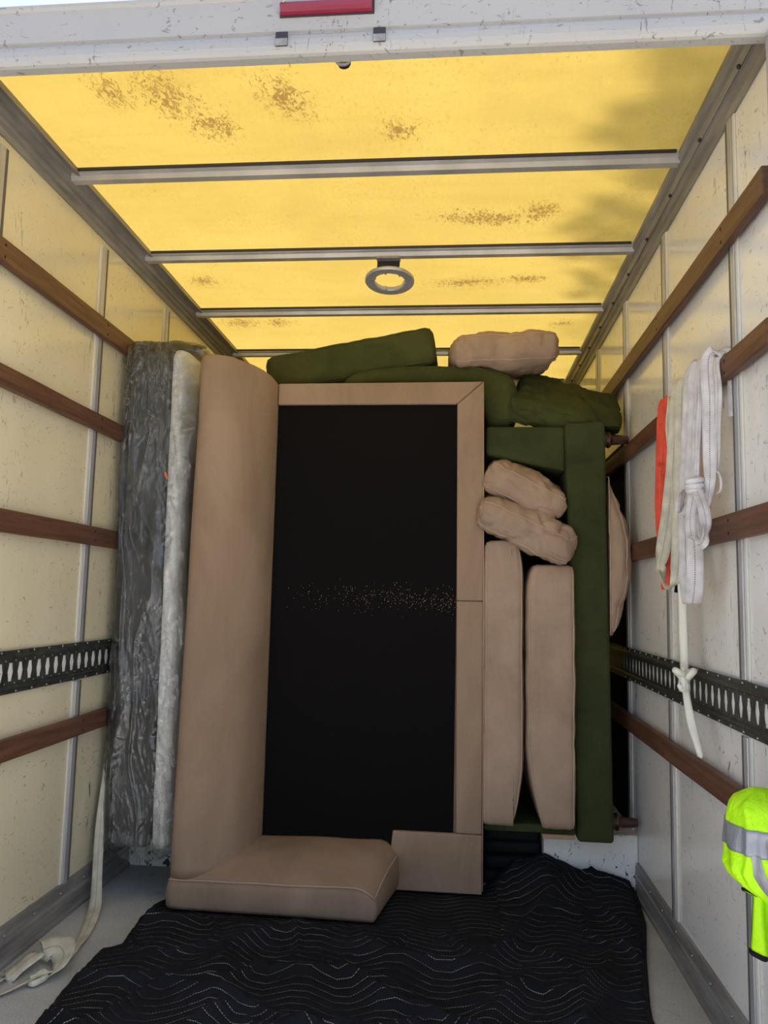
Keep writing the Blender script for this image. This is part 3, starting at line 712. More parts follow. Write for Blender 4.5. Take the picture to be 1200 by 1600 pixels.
# ------------------------------------------------------------------ loose cushions
gt = 'loose taupe cushions packed beside the sofa'; gg = 'loose green cushions on top of the pile'
def d_top(q):
    q = q.copy(); fl_ = 1.99 if q.x < 1.44 else 1.99-.165*min(1, (q.x-1.44)/.05)
    if q.z < fl_ and q.y > 3.03: q.z = fl_
    return q
cushion('seat_cushion', (.872, 3.42, 2.122), (.366, .27, .084), (.02, -.185, 0), M_green, M_green_pipe, 'long flat green seat cushion tilted on top of the pile, highest green one', group=gg, r=.04, puff=.06, wr=.004, seed=1, deform=d_top)
def d2(q):
    q = q.copy(); x = q.x
    k = max(0, min(1, (x-1.40)/.07)); low = 1.988-.165*k*k*(3-2*k)
    tn = max(0, min(1, (q.z-1.95)/.12))     # 0 bottom .. 1 top
    top = 2.090-.05*max(0, (x-1.38)/.2)**2-.05*max(0, (1.15-x)/.3)**2
    q.z = low+(top-low)*tn
    return q
cushion('seat_cushion', (1.215, 3.44, 2.01), (.37, .31, .06), (0, 0, 0), M_green, M_green_pipe, 'green cushion sagging over the upended taupe sofa\'s top right corner', group=gg, r=.055, puff=.0, wr=.004, seed=2, deform=d2)
cushion('back_cushion', (1.515, 3.28, 2.165), (.220, .18, .066), (.10, -.05, .05), M_taupe2, M_pipe, 'puffy taupe cushion on top of the pile near the roof', group=gt, r=.046, puff=.36, wr=.014, seed=3)
cushion('back_cushion', (1.796, 3.27, 1.932), (.222, .19, .054), (.62, .30, -.06), M_green, M_green_pipe, 'plump creased green cushion slumped at the pile\'s top right against the wall', group=gg, r=.03, puff=.42, wr=.015, seed=4, deform=lambda q: Vector((min(q.x, 2.014), q.y, max(q.z, 1.816))))
cushion('throw_cushion', (1.607, 3.13, 1.562), (.170, .13, .064), (.25, .48, .0), M_taupe2, M_pipe, 'upper of two slanting taupe cushions wedged under the green sofa arm', group=gt, r=.046, puff=.36, wr=.014, seed=5, deform=clear_sofa)
cushion('throw_cushion', (1.606, 3.10, 1.405), (.200, .13, .066), (.28, .40, .0), M_taupe2, M_pipe, 'lower slanting taupe cushion lying on the two upright ones', group=gt, r=.048, puff=.32, wr=.017, seed=6, deform=clear_sofa)
cushion('throw_cushion', (1.50, 3.50, 1.56), (.06, .12, .10), (0, .1, 0), M_taupe2, M_pipe, 'taupe cushion mostly hidden behind the slanting ones', group=gt, r=.05, puff=.2, wr=.008, seed=7)
def d7(q):
    q = clear_sofa(q)
    if q.z < .55 and q.x > 1.56: q.x -= (q.x-1.50)*.38*((.55-q.z)/.28)**2
    if q.z > 1.22 and q.x > 1.55: q.x -= (q.x-1.52)*.35*((q.z-1.22)/.12)**2
    return q
cushion('seat_cushion', (1.519, 3.31, .808), (.538, .29, .078), (0, math.pi/2, 0), M_taupe2, M_pipe, 'tall upright taupe seat cushion directly beside the upended sofa', group=gt, r=.03, puff=.05, wr=.004, seed=8, deform=d7)
def d8(q):
    q = q.copy()
    if q.z < .62 and q.x < 1.70: q.x += (1.70-q.x)*.62*((.62-q.z)/.34)**2
    if q.z > 1.14 and q.x < 1.68: q.x += (1.68-q.x)*.3*((q.z-1.14)/.11)**2
    if q.y > 3.058: q.x = min(q.x, 1.752+.028*(1.75-q.z)/1.5)
    return q
cushion('seat_cushion', (1.697, 3.27, .762), (.492, .27, .092), (0, math.pi/2, 0), M_taupe2, M_pipe, 'upright taupe seat cushion against the green sofa\'s front rail', group=gt, r=.028, puff=.05, wr=.004, seed=9, deform=d8)
cushion('throw_cushion', (1.968, 3.21, 1.30), (.32, .16, .045), (0, math.pi/2, -.05), M_taupe2, M_pipe, 'crumpled taupe cushion squeezed between green sofa and right wall', group=gt, r=.04, puff=.5, wr=.012, seed=10,
        deform=lambda q: Vector((max(1.928, min(q.x-.10*max(0, (q.z-1.36)/.28)**1.3-.06*max(0, (1.22-q.z)/.25), 2.016)), q.y, q.z)))

# ------------------------------------------------------------------ mattress in film
T = Thing('wrapped_mattress', (.17, 3.3, .17), 'mattress stood on end in clear plastic film against the left wall', 'mattress')
def matt_shape(z0, z1, x0, x1, y0, y1, r, lean=0.0, name='x', m=None, nn=70, wrf=0.0, seed=0, cap=True):
    bm = bmesh.new(); rows = []; K = 40
    for k in range(nn+1):
        tz = k/nn; z = z0+tz*(z1-z0)
        e = 0
        dz = min(z-z0, z1-z); rr_ = r
        if dz < r: e = min(r-math.sqrt(max(0, r*r-(r-dz)**2)), .4*(x1-x0)/2)
        row = []
        for j in range(K):
            th = 2*math.pi*(j+.5)/K; c_, s_ = math.cos(th), math.sin(th)
            p = rbox((max(-1, min(1, c_*1.42)), max(-1, min(1, s_*1.42)), 0), ((x1-x0)/2-e*.7, (y1-y0)/2-e*.7, 1), r)
            x, y = (x0+x1)/2+p.x, (y0+y1)/2+p.y
            nw = wrf*noise.noise(Vector((x*9+seed, y*9, z*2.2)))+wrf*.6*noise.noise(Vector((x*22+seed, y*22, z*7)))
            x += nw*c_; y += nw*s_
            row.append(bm.verts.new((x+lean*(z-z0), y, z)))
        rows.append(row)
    for k in range(nn):
        for j in range(K): bm.faces.new((rows[k][j], rows[k][(j+1) % K], rows[k+1][(j+1) % K], rows[k+1][j]))
    if cap: bm.faces.new(rows[0]); bm.faces.new(rows[-1])
    bmesh.ops.recalc_face_normals(bm, faces=bm.faces)
    me = bpy.data.meshes.new(name); bm.to_mesh(me); bm.free(); return link(name, me, m, None, True)
LN = -.010
T.add(matt_shape(.175, 2.065, .058, .222, 2.862, 3.80, .022, LN, 'core', M_greyfab), label='dark grey fabric border')
T.add(matt_shape(.178, 2.062, .226, .286, 2.850, 3.80, .027, LN, 'top_panel', M_knit, wrf=.004), label='white knitted top panel')
# film: thin closed bag, a little larger, sagging below and bulging to the right at the top
def film():
    bm = bmesh.new(); rows = []; nn = 330; z0, z1 = .150, 2.105
    base = [(-1+2*k/92, -1) for k in range(92)]+[(1, -1+2*(k/34)**1.6) for k in range(34)]+[(1-2*k/10, 1) for k in range(10)]+[(-1, 1-2*(1-(1-k/24)**1.6)) for k in range(24)]
    K = len(base); rg = lambda v, w_: max(0, 1-abs(v)/w_)**1.5
    for k in range(nn+1):
        tz = k/nn; z = z0+tz*(z1-z0); row = []
        e = 0; dz = min(z-z0, z1-z); r = .05
        if dz < r: e = r-math.sqrt(max(0, r*r-(r-dz)**2))
        for (bx_, by_) in base:
            p = rbox((bx_, by_, 0), (.140-e, .50-e, 1), .035); x, y = .180+p.x, 3.335+p.y
            d = Vector((p.x/.14, p.y/.5)); dn = d.normalized(); fr_ = max(0, -dn.y)**.5 if by_ < -.9 else .4
            wx = x+.02*noise.noise(Vector((x*6, z*5, 3))); dens = .35+.65*max(0, min(1, .5+1.6*noise.noise(Vector((x*5, z*2.0, 8)))))
            f1 = rg(noise.noise(Vector((wx*16, y*3, z*1.5))), .22)*.013
            f2 = rg(noise.noise(Vector((wx*26+z*9, y*5, z*4.5+5))), .17)*.008*dens
            f3 = rg(noise.noise(Vector((wx*34-z*17, y*5, z*15+9))), .20)*.0055*dens
            f4 = rg(noise.noise(Vector((wx*60+z*20, y*9, z*34))), .25)*.003*dens
            lo = noise.noise(Vector((x*7, y*5, z*2.2+7)))*.006
            h_ = f1+f2+f3+f4+lo
            y -= h_ if by_ < -.9 else 0; x += (h_*.8*(1 if bx_ > 0 else -1)) if abs(bx_) > .98 else 0
            if x > .30 and z > 1.5: x += .040*min(1, (z-1.5)/.3)*max(0, min(1, (3.3-y)/.3))
            if z < .24: y -= .012*(.24-z)/.09
            x = x+LN*(z-.17)
            if z < 2.03: x = min(x, .333)
            row.append(bm.verts.new((max(x, .034), y, z-(.035*max(0, 1-abs(x-.19)/.12) if k == 0 else 0))))
        rows.append(row)
    for k in range(nn):
        for j in range(K): bm.faces.new((rows[k][j], rows[k][(j+1) % K], rows[k+1][(j+1) % K], rows[k+1][j]))
    c1 = bm.verts.new((.21, 3.3, z1+.008))
    for j in range(K): bm.faces.new((rows[-1][j], rows[-1][(j+1) % K], c1))
    bmesh.ops.recalc_face_normals(bm, faces=bm.faces)
    me = bpy.data.meshes.new('film_cover'); bm.to_mesh(me); bm.free(); return link('film_cover', me, M_film, None, True)
T.add(film(), label='wrinkled clear plastic film')
T.add(hexa('tag', [(.222, 2.8345, 1.545), (.230, 2.8345, 1.550), (.230, 2.8375, 1.550), (.222, 2.8375, 1.545), (.212, 2.8345, 1.572), (.220, 2.8345, 1.576), (.220, 2.8375, 1.576), (.212, 2.8375, 1.572)], M_orange, bev=.001), label='small orange tag')

# ------------------------------------------------------------------ quilted moving blanket on the floor
def interp(y, tab):
    if y <= tab[0][0]: return tab[0][1]
    for (a, va), (b_, vb) in zip(tab, tab[1:]):
        if y <= b_: return va+(vb-va)*(y-a)/(b_-a)
    return tab[-1][1]
LT = [(1.66, .30), (1.85, .29), (2.03, .282), (2.18, .266), (2.40, .258), (2.435, .262), (2.47, .305), (2.62, .290), (2.79, .278), (2.86, .305), (3.17, .36)]
RT = [(1.66, 1.80), (1.9, 1.86), (2.25, 1.868), (2.32, 1.878), (2.60, 1.935), (2.88, 2.000), (3.05, 2.020), (3.17, 2.028)]
def blanket():
    NU, NV = 360, 330; vs, fs, uv = [], [], []
    y0, y1 = 1.66, 3.172
    for j in range(NV+1):
        y = y0+(y1-y0)*j/NV; xl, xr = interp(y, LT), interp(y, RT)
        for i in range(NU+1):
            u = i/NU; x = xl+(xr-xl)*u
            wav = .010*noise.noise(Vector((0 if u > .5 else 1, y*9, 3)))
            x += wav*(1-2*u)*(1 if abs(u-.5) > .3 else 0)*0
            # quilting: zigzag rows
            px_ = x+.03*noise.noise(Vector((x*2.2, y*2.2, 5))); py_ = y+.018*noise.noise(Vector((x*2.6, y*2.6, 11)))
            tri = abs(((px_/.26) % 1)-.5)*2; tri = max(.18, min(.82, tri))
            ph_ = py_+tri*.075
            puff_ = abs(math.sin(math.pi*ph_/.034))**.7*.0045
            # loose folds, dying out beneath the furniture
            press = 1
            if x < 1.50 and y > 2.66: press = max(0, 1-(y-2.66)/.09)
            if 1.40 < x < 1.56 and y > 2.9: press = min(press, 1)
            fo = (.5+.5*noise.noise(Vector((x*2.6, y*3.4, 20))))
            rid = max(0, .16-abs(noise.noise(Vector((x*1.9+.6*y, y*2.3-.5*x, 30)))))/.16
            rid2 = max(0, .10-abs(noise.noise(Vector((x*3.5-.8*y, y*3.0+.9*x, 44)))))/.10
            z = .010+fo*.012*press+(rid**1.6*.026+rid2**1.5*.013)*press*(1 if y > 1.75 else .5)
            # front hump at the bottom of the picture
            z += .045*math.exp(-((x-1.05)/.20)**2-((y-2.02)/.06)**2)+.035*math.exp(-((x-.72)/.06)**2-((y-2.10)/.12)**2)
            z += .03*math.exp(-((x-1.45-.5*(y-2.2))/.05)**2-((y-2.3)/.2)**2)
            z = z if press > .99 else min(z, .010+ (z-.010)*press)
            if y > 2.80 and x > 1.46:
                k = max(0, min(1, (y-2.84)/.33)); h = interp(x, [(1.45, .055), (1.69, .118), (1.80, .075), (2.03, .006)])
                z += h*(k*k*(3-2*k))*min(1, (x-1.46)/.10)
            if x < 1.46 and y > 2.74 and press < .2: z = .0065; puff_ = 0
            e = min(u, 1-u)*(xr-xl); 
            if e < .02: z *= .35+.65*e/.02
            z += puff_*press
            vs.append((x, y, max(z, .003))); uv.append((px_, ph_))
    n1 = NU+1
    for j in range(NV):
        for i in range(NU): a = j*n1+i; fs.append((a, a+1, a+n1+1, a+n1))
    # underside rim so that the blanket has thickness
    per = [i for i in range(NU+1)]+[j*n1+NU for j in range(1, NV+1)]+[NV*n1+i for i in range(NU-1, -1, -1)]+[j*n1 for j in range(NV-1, 0, -1)]
    b0 = len(vs)
    for k in per: vs.append((vs[k][0], vs[k][1], .0005)); uv.append(uv[k])
    L = len(per)
    for k in range(L): fs.append((per[k], b0+k, b0+(k+1) % L, per[(k+1) % L]))
    me = bpy.data.meshes.new('moving_blanket'); me.from_pydata(vs, [], fs); ul = me.uv_layers.new(name='UVMap')
    for lp in me.loops: ul.data[lp.index].uv = uv[lp.vertex_index]
    o = link('moving_blanket', me, M_blk, None, True); tag(o, 'navy black quilted moving blanket spread on the floor under the sofa', 'blanket')
    for tab, ii in ((LT, 0), (RT, NU)):
        ed = [Vector(vs[j*n1+ii]) for j in range(0, NV+1, 4)]
        sg = 1 if ii == 0 else -1
        ribbon('binding', [p+Vector((sg*.010, 0, .0045)) for p in ed], .026, (1, 0, 0), M_binding, o, th=.004, n=2)
    return o
blanket()

# ------------------------------------------------------------------ straps hung over the right wall's second rail
xo = 2.013
def Yw(px): return px
def sp(P):
    """points are given for the plane x = 2.0; keep their bearing when the strap hangs further out"""
    return [(x, y*(x-1.335)/.665, 1.117+(z-1.117)*(x-1.335)/.665) if x < 1.998 else (x, y, z) for x, y, z in P]
FD = (-.85, .5, 0)
CO = Thing('hanging_strap', (2.0, 2.5, 1.3), 'coral webbing sling hanging on the second right rail', 'strap', 'straps hung on the right wall')
CO.add(ribbon('loop', sp([(2.0445, 2.57, 1.62), (2.0445, 2.56, 1.755), (2.004, 2.53, 1.775), (1.994, 2.56, 1.70), (1.990, 2.585, 1.56), (1.988, 2.600, 1.45), (1.988, 2.590, 1.35), (1.988, 2.560, 1.300), (1.988, 2.520, 1.290), (1.988, 2.485, 1.33), (1.990, 2.490, 1.45), (1.994, 2.490, 1.60), (2.002, 2.480, 1.765), (2.0445, 2.48, 1.75)]), .030, [FD]*7+[(-.4, .3, .7), (-.4, .3, -.7), FD, FD, FD, FD, FD], M_web_coral))
CO.add(ribbon('loop', sp([(1.984, 2.545, 1.70), (1.974, 2.56, 1.62), (1.970, 2.575, 1.575), (1.968, 2.53, 1.545), (1.970, 2.49, 1.57), (1.976, 2.495, 1.62), (1.984, 2.505, 1.72)]), .026, [FD]*3+[(.3, .3, .9)]+[FD]*3, M_web_coral))
CO.add(ribbon('tail', sp([(1.992, 2.500, 1.40), (1.992, 2.515, 1.30), (1.994, 2.545, 1.20), (1.994, 2.54, 1.16)]), .028, FD, M_web_coral))
CR = Thing('hanging_strap', (2.0, 2.38, 1.2), 'cream webbing sling in a long open loop, beside the coral one', 'strap', 'straps hung on the right wall')
CR.add(ribbon('loop', sp([(2.0445, 2.36, 1.62), (2.0445, 2.36, 1.758), (2.002, 2.350, 1.780), (1.986, 2.385, 1.70), (1.980, 2.44, 1.52), (1.976, 2.50, 1.38), (1.972, 2.575, 1.28), (1.970, 2.605, 1.235), (1.968, 2.565, 1.185), (1.966, 2.49, 1.165), (1.968, 2.42, 1.19), (1.972, 2.380, 1.28), (1.976, 2.355, 1.42), (1.984, 2.335, 1.60), (2.000, 2.310, 1.772), (2.0445, 2.31, 1.76)]),
                [.036, .036, .038, .04, .042, .046, .044, .036, .024, .022, .034, .044, .044, .042, .040, .040], [FD]*6+[(-.8, .5, .3), (-.3, .5, .5), (-.6, 0, .5), (-.6, 0, -.5), (-.7, .5, -.2)]+[FD]*5, M_web_cream))
CR.add(ribbon('tail', sp([(2.0, 2.455, 1.765), (1.986, 2.460, 1.75), (1.974, 2.485, 1.68), (1.972, 2.475, 1.62), (1.980, 2.445, 1.50), (1.984, 2.44, 1.32), (1.984, 2.46, 1.22)]), .014, FD, M_web_cream))
WH = Thing('hanging_strap', (2.0, 2.15, 1.1), 'white webbing sling with a knotted bow, nearest of the hung straps', 'strap', 'straps hung on the right wall')
WH.add(ribbon('loop', sp([(2.0445, 2.22, 1.62), (2.0445, 2.22, 1.758), (2.002, 2.205, 1.785), (1.984, 2.235, 1.70), (1.978, 2.270, 1.55), (1.974, 2.300, 1.42), (1.970, 2.320, 1.30), (1.966, 2.315, 1.20), (1.964, 2.295, 1.128), (1.960, 2.26, 1.124), (1.960, 2.235, 1.20), (1.964, 2.235, 1.32), (1.972, 2.245, 1.45), (1.984, 2.20, 1.65), (2.0, 2.165, 1.785), (2.0445, 2.16, 1.76)]), [.044]*4+[.044, .040, .036, .040, .040, .042, .044]+[.042]*5, [FD]*8+[(-.8, .5, .1)]+[FD]*7, M_web_white))
WH.add(ribbon('loop', sp([(2.0445, 2.02, 1.60), (2.0445, 2.03, 1.755), (2.002, 2.075, 1.777), (1.990, 2.075, 1.66), (1.986, 2.085, 1.52), (1.984, 2.09, 1.44), (1.982, 2.12, 1.38)]), [.038, .038, .04, .04, .036, .028, .018], FD, M_web_white))
WH.add(ribbon('loop', sp([(2.0445, 2.01, 1.62), (2.0445, 2.03, 1.755), (2.012, 2.05, 1.757), (2.004, 2.02, 1.67), (2.002, 2.03, 1.56), (2.0, 2.05, 1.44)]), .022, (-.5, .8, 0), M_web_white))
WH.add(ribbon('strand', sp([(2.0445, 2.14, 1.760), (2.0, 2.145, 1.787), (1.978, 2.185, 1.66), (1.964, 2.215, 1.52), (1.958, 2.225, 1.47)]), .018, FD, M_web_white))
WH.add(ribbon('strand', sp([(2.0445, 2.12, 1.760), (2.0, 2.125, 1.785), (1.978, 2.160, 1.66), (1.962, 2.195, 1.52), (1.956, 2.205, 1.47)]), .014, FD, M_web_white))
WH.add(ribbon('bow', sp([(1.952, 2.245, 1.440), (1.944, 2.29, 1.465), (1.942, 2.345, 1.440), (1.944, 2.365, 1.395), (1.948, 2.325, 1.370), (1.950, 2.28, 1.395), (1.950, 2.245, 1.43)]), .030, [(.3, .1, .9), (.3, .2, .9), (.8, .2, .5), (.9, .3, .2), (.6, .2, -.7), (.3, .1, -.9), (.3, 0, -.9)], M_web_white))
WH.add(ribbon('bow', sp([(1.950, 2.230, 1.425), (1.942, 2.265, 1.37), (1.938, 2.265, 1.32), (1.936, 2.225, 1.285), (1.934, 2.17, 1.280), (1.936, 2.135, 1.31), (1.942, 2.14, 1.36), (1.948, 2.18, 1.41), (1.950, 2.21, 1.435)]), .028, [(-.6, .3, 0), (-.7, .5, 0), (-.5, .6, .3), (.1, .8, .6), (.1, .8, -.6), (.5, .5, -.3), (.7, -.4, 0), (.6, -.3, 0), (.5, -.3, 0)], M_web_white))
for dz in (0, .013, .026):
    K = 14; c0 = Vector(sp([(1.951, 2.220, 1.432)])[0])+Vector((0, 0, dz))
    P = [c0+Vector((.017*math.cos(2*math.pi*k/K), .014*math.sin(2*math.pi*k/K), .003*math.sin(2*math.pi*k/K+dz*60))) for k in range(K)]
    WH.add(tube('knot', P, .0078, M_web_white, closed=True, sides=10))
WH.add(tube('cord_loop', catmull(sp([(2.00, 2.04, 1.46), (2.0, 2.02, 1.45), (1.998, 2.00, 1.43), (2.0, 2.01, 1.405), (2.0, 2.04, 1.40)]), 6), .003, M_web_white))
CD = Thing('knotted_cord', (1.97, 2.3, .7), 'thin white strap hanging past the lashing track with a knot', 'strap')
CD.add(ribbon('strand', sp([(1.985, 2.375, 1.30), (1.984, 2.37, 1.17), (1.984, 2.365, 1.05), (1.984, 2.360, .95), (1.982, 2.36, .91)]), .022, FD, M_rope, curl=.1))
CD.add(ribbon('tail', sp([(1.978, 2.355, .895), (1.976, 2.335, .84), (1.978, 2.295, .78), (1.982, 2.245, .73), (1.986, 2.225, .705), (1.990, 2.240, .712)]), [.018, .020, .022, .018, .014, .010], FD, M_rope, th=.007))
P = []; c0 = Vector(sp([(1.974, 2.355, .905)])[0])
for k in range(44):
    a = 2*math.pi*k/44; P.append(c0+Vector((.018*math.sin(a)+.010*math.sin(2*a), .012*math.sin(3*a), .020*math.cos(a)-.012*math.cos(2*a))))
CD.add(tube('knot', P, .0095, M_rope, closed=True, sides=10))
CD.add(ribbon('loop', sp([(1.968, 2.37, .93), (1.962, 2.40, .905), (1.962, 2.40, .875), (1.966, 2.37, .868), (1.970, 2.355, .89)]), .018, [(.2, .3, .9)]*5, M_rope))
K_ = tube('wall_hook', [(2.042, 2.50, 1.180), (2.025, 2.50, 1.175), (2.022, 2.50, 1.150)], .008, M_shade_hook); tag(K_, 'small black hook on the wall behind the cream sling', 'hook')

# white strap trailing down the left wall and onto the floor
FS = Thing('trailing_strap', (.12, 2.5, 0), 'long cream webbing strap trailing from behind the mattress onto the floor', 'strap')
FS.add(ribbon('strand', [(.030, 2.89, .55), (.032, 2.868, .42), (.040, 2.842, .30), (.044, 2.832, .22), (.050, 2.818, .14), (.064, 2.79, .07), (.088, 2.735, .020), (.118, 2.64, .008), (.150, 2.53, .008), (.172, 2.43, .010), (.186, 2.33, .010), (.180, 2.25, .014), (.150, 2.21, .020)],
                [.010, .014, .028, .034, .034, .036, .042, .046, .040, .034, .030, .026, .024], [(.9, .4, 0)]*5+[(1, .3, 0), (1, .2, .1), (1, .1, .15), (1, .2, .25), (1, .3, .5), (.8, .2, .6), (.5, .7, .4), (.3, 1, .2)], M_web_cream))
FS.add(ribbon('loop', [(.180, 2.230, .012), (.200, 2.270, .026), (.185, 2.330, .040), (.145, 2.360, .044), (.105, 2.330, .036), (.085, 2.27, .022), (.07, 2.22, .012), (.03, 2.22, .008)], [.026, .050, .072, .080, .070, .055, .044, .040], [(.8, 0, .5), (.9, .1, .5), (.6, .6, .5), (.1, .8, .4), (.6, .6, .2), (.8, .4, .2), (.5, .8, 0), (.3, 1, 0)], M_web_cream))
FS.add(ribbon('tail', [(.182, 2.262, .020), (.165, 2.225, .024), (.135, 2.195, .014), (.10, 2.15, .008), (.06, 2.10, .006), (.03, 2.05, .006)], .030, [(.6, -.6, .2)]*6, M_web_cream))
FS.add(tube('knot', catmull([(.150, 2.215, .012), (.165, 2.25, .022), (.180, 2.235, .016), (.165, 2.205, .012)], 6, True), .009, M_web_cream, closed=True))

for k in range(4):  # dark layers added so the roof-lit gap under the sofas goes black
    o = box('folded_blanket', 1.452+.006*(k % 2), 1.680-.010*(k % 2), 3.20+.012*(k % 3), 4.6, .001+.055*k, .053+.055*k, M_binding, bev=.018, seg=3, smooth=True)
    tag(o, ['folded black blanket lowest in the dark stack under the sofas', 'folded black blanket second from the floor in the dark stack', 'folded black blanket third from the floor in the dark stack', 'folded black blanket on top of the dark stack under the sofas'][k], 'blanket', 'folded blankets behind the sofas')
# ------------------------------------------------------------------ hi-vis jacket
V_ = Thing('hi_vis_jacket', (1.96, 1.75, .40), 'bright yellow hi-vis jacket with grey reflective bands hung on the wall', 'jacket')
RG = [(.735, 1.72, 1.75, 1.975, .016), (.726, 1.70, 1.77, 1.975, .030), (.714, 1.68, 1.785, 1.972, .048), (.700, 1.67, 1.79, 1.972, .058), (.674, 1.66, 1.80, 1.972, .061), (.648, 1.66, 1.80, 1.972, .063), (.622, 1.655, 1.80, 1.970, .064), (.600, 1.655, 1.80, 1.970, .066), (.579, 1.66, 1.80, 1.968, .067), (.560, 1.665, 1.795, 1.972, .060), (.545, 1.67, 1.79, 1.975, .048), (.530, 1.68, 1.785, 1.982, .034), (.518, 1.69, 1.775, 1.988, .020), (.508, 1.70, 1.77, 1.990, .010)]
def jk(z, th, grow=0):
    tab = RG[::-1]; g_ = lambda c_: interp(z, [(r0[0], r0[c_]) for r0 in tab])
    ya, yb, xc, rx = g_(1), g_(2), g_(3), g_(4)
    c_, s_ = math.cos(th), math.sin(th); sp = lambda a: math.copysign(abs(a)**.75, a)
    f_ = .007*math.sin(th*9+z*16+3*noise.noise(Vector((th, z*8, 0))))+.007*noise.noise(Vector((c_*3, s_*3, z*14)))
    return Vector((min(2.0165, xc+(rx+f_*.6+grow)*sp(c_)), (ya+yb)/2+((yb-ya)/2+f_*.5+grow)*sp(s_), z))
def shell(name, z0, z1, m, grow=0, n=24, K=90, t0=0, t1=2*math.pi):
    full = abs(t1-t0-2*math.pi) < 1e-6; vs, fs = [], []; KK = K if full else K+1
    for i in range(n+1):
        z = z0+(z1-z0)*i/n
        for k in range(KK): vs.append(jk(z, t0+(t1-t0)*k/K, grow))
    for i in range(n):
        for k in range(K): fs.append((i*KK+k, i*KK+(k+1) % KK, (i+1)*KK+(k+1) % KK, (i+1)*KK+k))
    if full: fs += [tuple(range(KK)), tuple(n*KK+k for k in range(KK))]
    return raw(name, vs, fs, m, None, True)
V_.add(shell('body', .508, .735, M_hiviz, n=44))
V_.add(shell('reflective_band', .617, .667, M_reflect, .0025, n=8), label='wide grey reflective band')
vs, fs = [], []
for i in range(17):
    q = i/16; z = .620-(.620-.530)*q
    for k in range(6): vs.append(jk(z, math.radians(243+26*q**1.3)+math.radians(8+5*q)*(k-2.5)/2.5, .003))
for i in range(16):
    for k in range(5): fs.append((i*6+k, i*6+k+1, i*6+k+7, i*6+k+6))
V_.add(raw('reflective_band', vs, fs, M_reflect, None, True), label='narrow grey reflective band curving down')
# hanging lower panel and black hem
def panel(name, z0, z1, m, off, n=18, K=30):
    vs, fs = [], []
    for i in range(n+1):
        z = z0+(z1-z0)*i/n
        for k in range(K+1):
            u = k/K; x = 1.951-off+(2.034-1.951)*u+.006*(z-.40)/.14*(1-u); zz = z-u*.012*(1 if name == 'hem' else i/n)
            y = 1.735+.008*math.sin(u*11+z*6)+.008*noise.noise(Vector((u*4, z*9, 2)))-off
            vs.append((x, y, zz))
    B = len(vs); vs += [(a, b_+.012+2*off, c_) for a, b_, c_ in vs]; R_ = K+1
    for i in range(n):
        for k in range(K):
            a = i*R_+k; fs.append((a, a+1, a+R_+1, a+R_)); fs.append((B+a, B+a+R_, B+a+R_+1, B+a+1))
    for k in range(K): fs.append((k, B+k, B+k+1, k+1)); a = n*R_+k; fs.append((a, a+1, B+a+1, B+a))
    for i in range(n): a = i*R_; fs.append((a, a+R_, B+a+R_, B+a)); a = i*R_+K; fs.append((a, B+a, B+a+R_, a+R_))
    return raw(name, vs, fs, m, None, True)
V_.add(panel('front_panel', .550, .408, M_hiviz, 0)); V_.add(panel('hem', .410, .400, M_binding, .002, n=3), label='black hem')
P = [Vector((1.950+.013*math.cos(a), 1.742+.014*math.sin(a), .524-.006*math.cos(a)-.004*math.sin(a))) for a in [2*math.pi*k/24 for k in range(24)]]
V_.add(tube('cuff', P, .004, M_binding, closed=True), label='black cuff edge')
V_.add(tube('sleeve', [(1.962, 1.742, .560), (1.955, 1.742, .545), (1.947, 1.742, .524)], [.020, .018, .014], M_hiviz, sides=18))

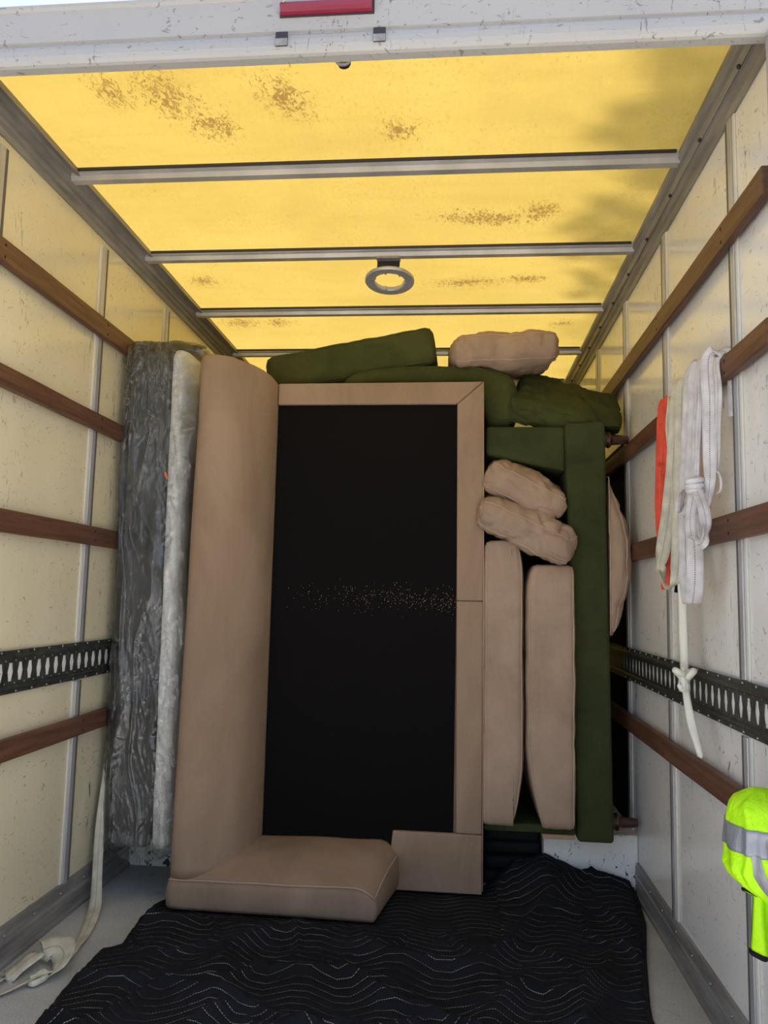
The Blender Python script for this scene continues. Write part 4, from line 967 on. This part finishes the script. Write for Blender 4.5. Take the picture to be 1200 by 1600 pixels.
# ------------------------------------------------------------------ tree beside the truck whose leaves shade the roof's right edge
TR = Thing('roadside_tree', (6.3, 6.0, -.70), 'leafy green tree beside the truck casting shade on the roof', 'tree')
TR.add(tube('trunk', [(6.3, 6.0, -.7), (6.25, 6.0, 1.5), (6.1, 5.9, 3.5), (5.9, 5.9, 5.5), (5.8, 5.8, 7.0)], [.22, .18, .15, .10, .04], M_bark, sides=12))
def roof_hit(x, y, t): return Vector((x, y, 2.5))+SUN*t
clumps = []
for (x, y, r) in ((2.02, 1.75, .14), (1.98, 1.9, .12), (1.86, 1.86, .07), (1.92, 2.0, .12), (2.03, 2.05, .15), (1.90, 2.14, .10), (1.80, 2.10, .05), (1.76, 2.20, .05), (1.86, 2.26, .09), (2.0, 2.25, .14), (1.93, 2.40, .09), (2.02, 2.5, .13),
                  (1.83, 2.60, .06), (1.90, 2.66, .08), (1.98, 2.72, .11), (1.80, 2.74, .06), (1.74, 2.80, .035), (1.88, 2.84, .08), (2.0, 2.92, .10), (1.82, 2.92, .05), (1.92, 3.05, .08), (1.78, 3.02, .05), (2.0, 3.15, .09), (1.86, 3.22, .05), (1.93, 3.32, .08), (2.02, 3.45, .08), (1.88, 3.45, .04), (2.02, 3.65, .06)):
    clumps.append((roof_hit(x, y, 4.2+random.random()*1.6), r))
for k in range(46):
    x = random.uniform(2.25, 4.6); y = random.uniform(.8, 5.6); clumps.append((roof_hit(x, y, random.uniform(3.6, 6.2)), random.uniform(.2, .42)))
vs, fs = [], []
for c0, r in clumps:
    for k in range(int(60+r*r*6500)):
        p = c0+Vector([random.gauss(0, r*.52) for _ in range(3)])
        a = Vector([random.gauss(0, 1) for _ in range(3)]).normalized(); b_ = a.orthogonal().normalized(); s_ = random.uniform(.022, .038)
        i = len(vs); vs += [p-a*s_, p+b_*s_*.45-a*s_*.1, p+a*s_, p-b_*s_*.45-a*s_*.1]; fs.append((i, i+1, i+2, i+3))
me = bpy.data.meshes.new('foliage'); me.from_pydata([tuple(v) for v in vs], [], fs); fo = link('foliage', me, M_leaf); fo['kind'] = 'stuff'; TR.add(fo)
for c0, r in clumps[::5]:
    TR.add(tube('branch', catmull([(5.95, 5.9, 4.6), (5.95, 5.9, 4.6), ((c0.x+5.9)/2, (c0.y+5.9)/2, c0.z+.5), tuple(c0)], 4), [.05, .05, .045, .04, .035, .03, .028, .025, .022, .02, .015, .012, .008], M_bark, sides=6))
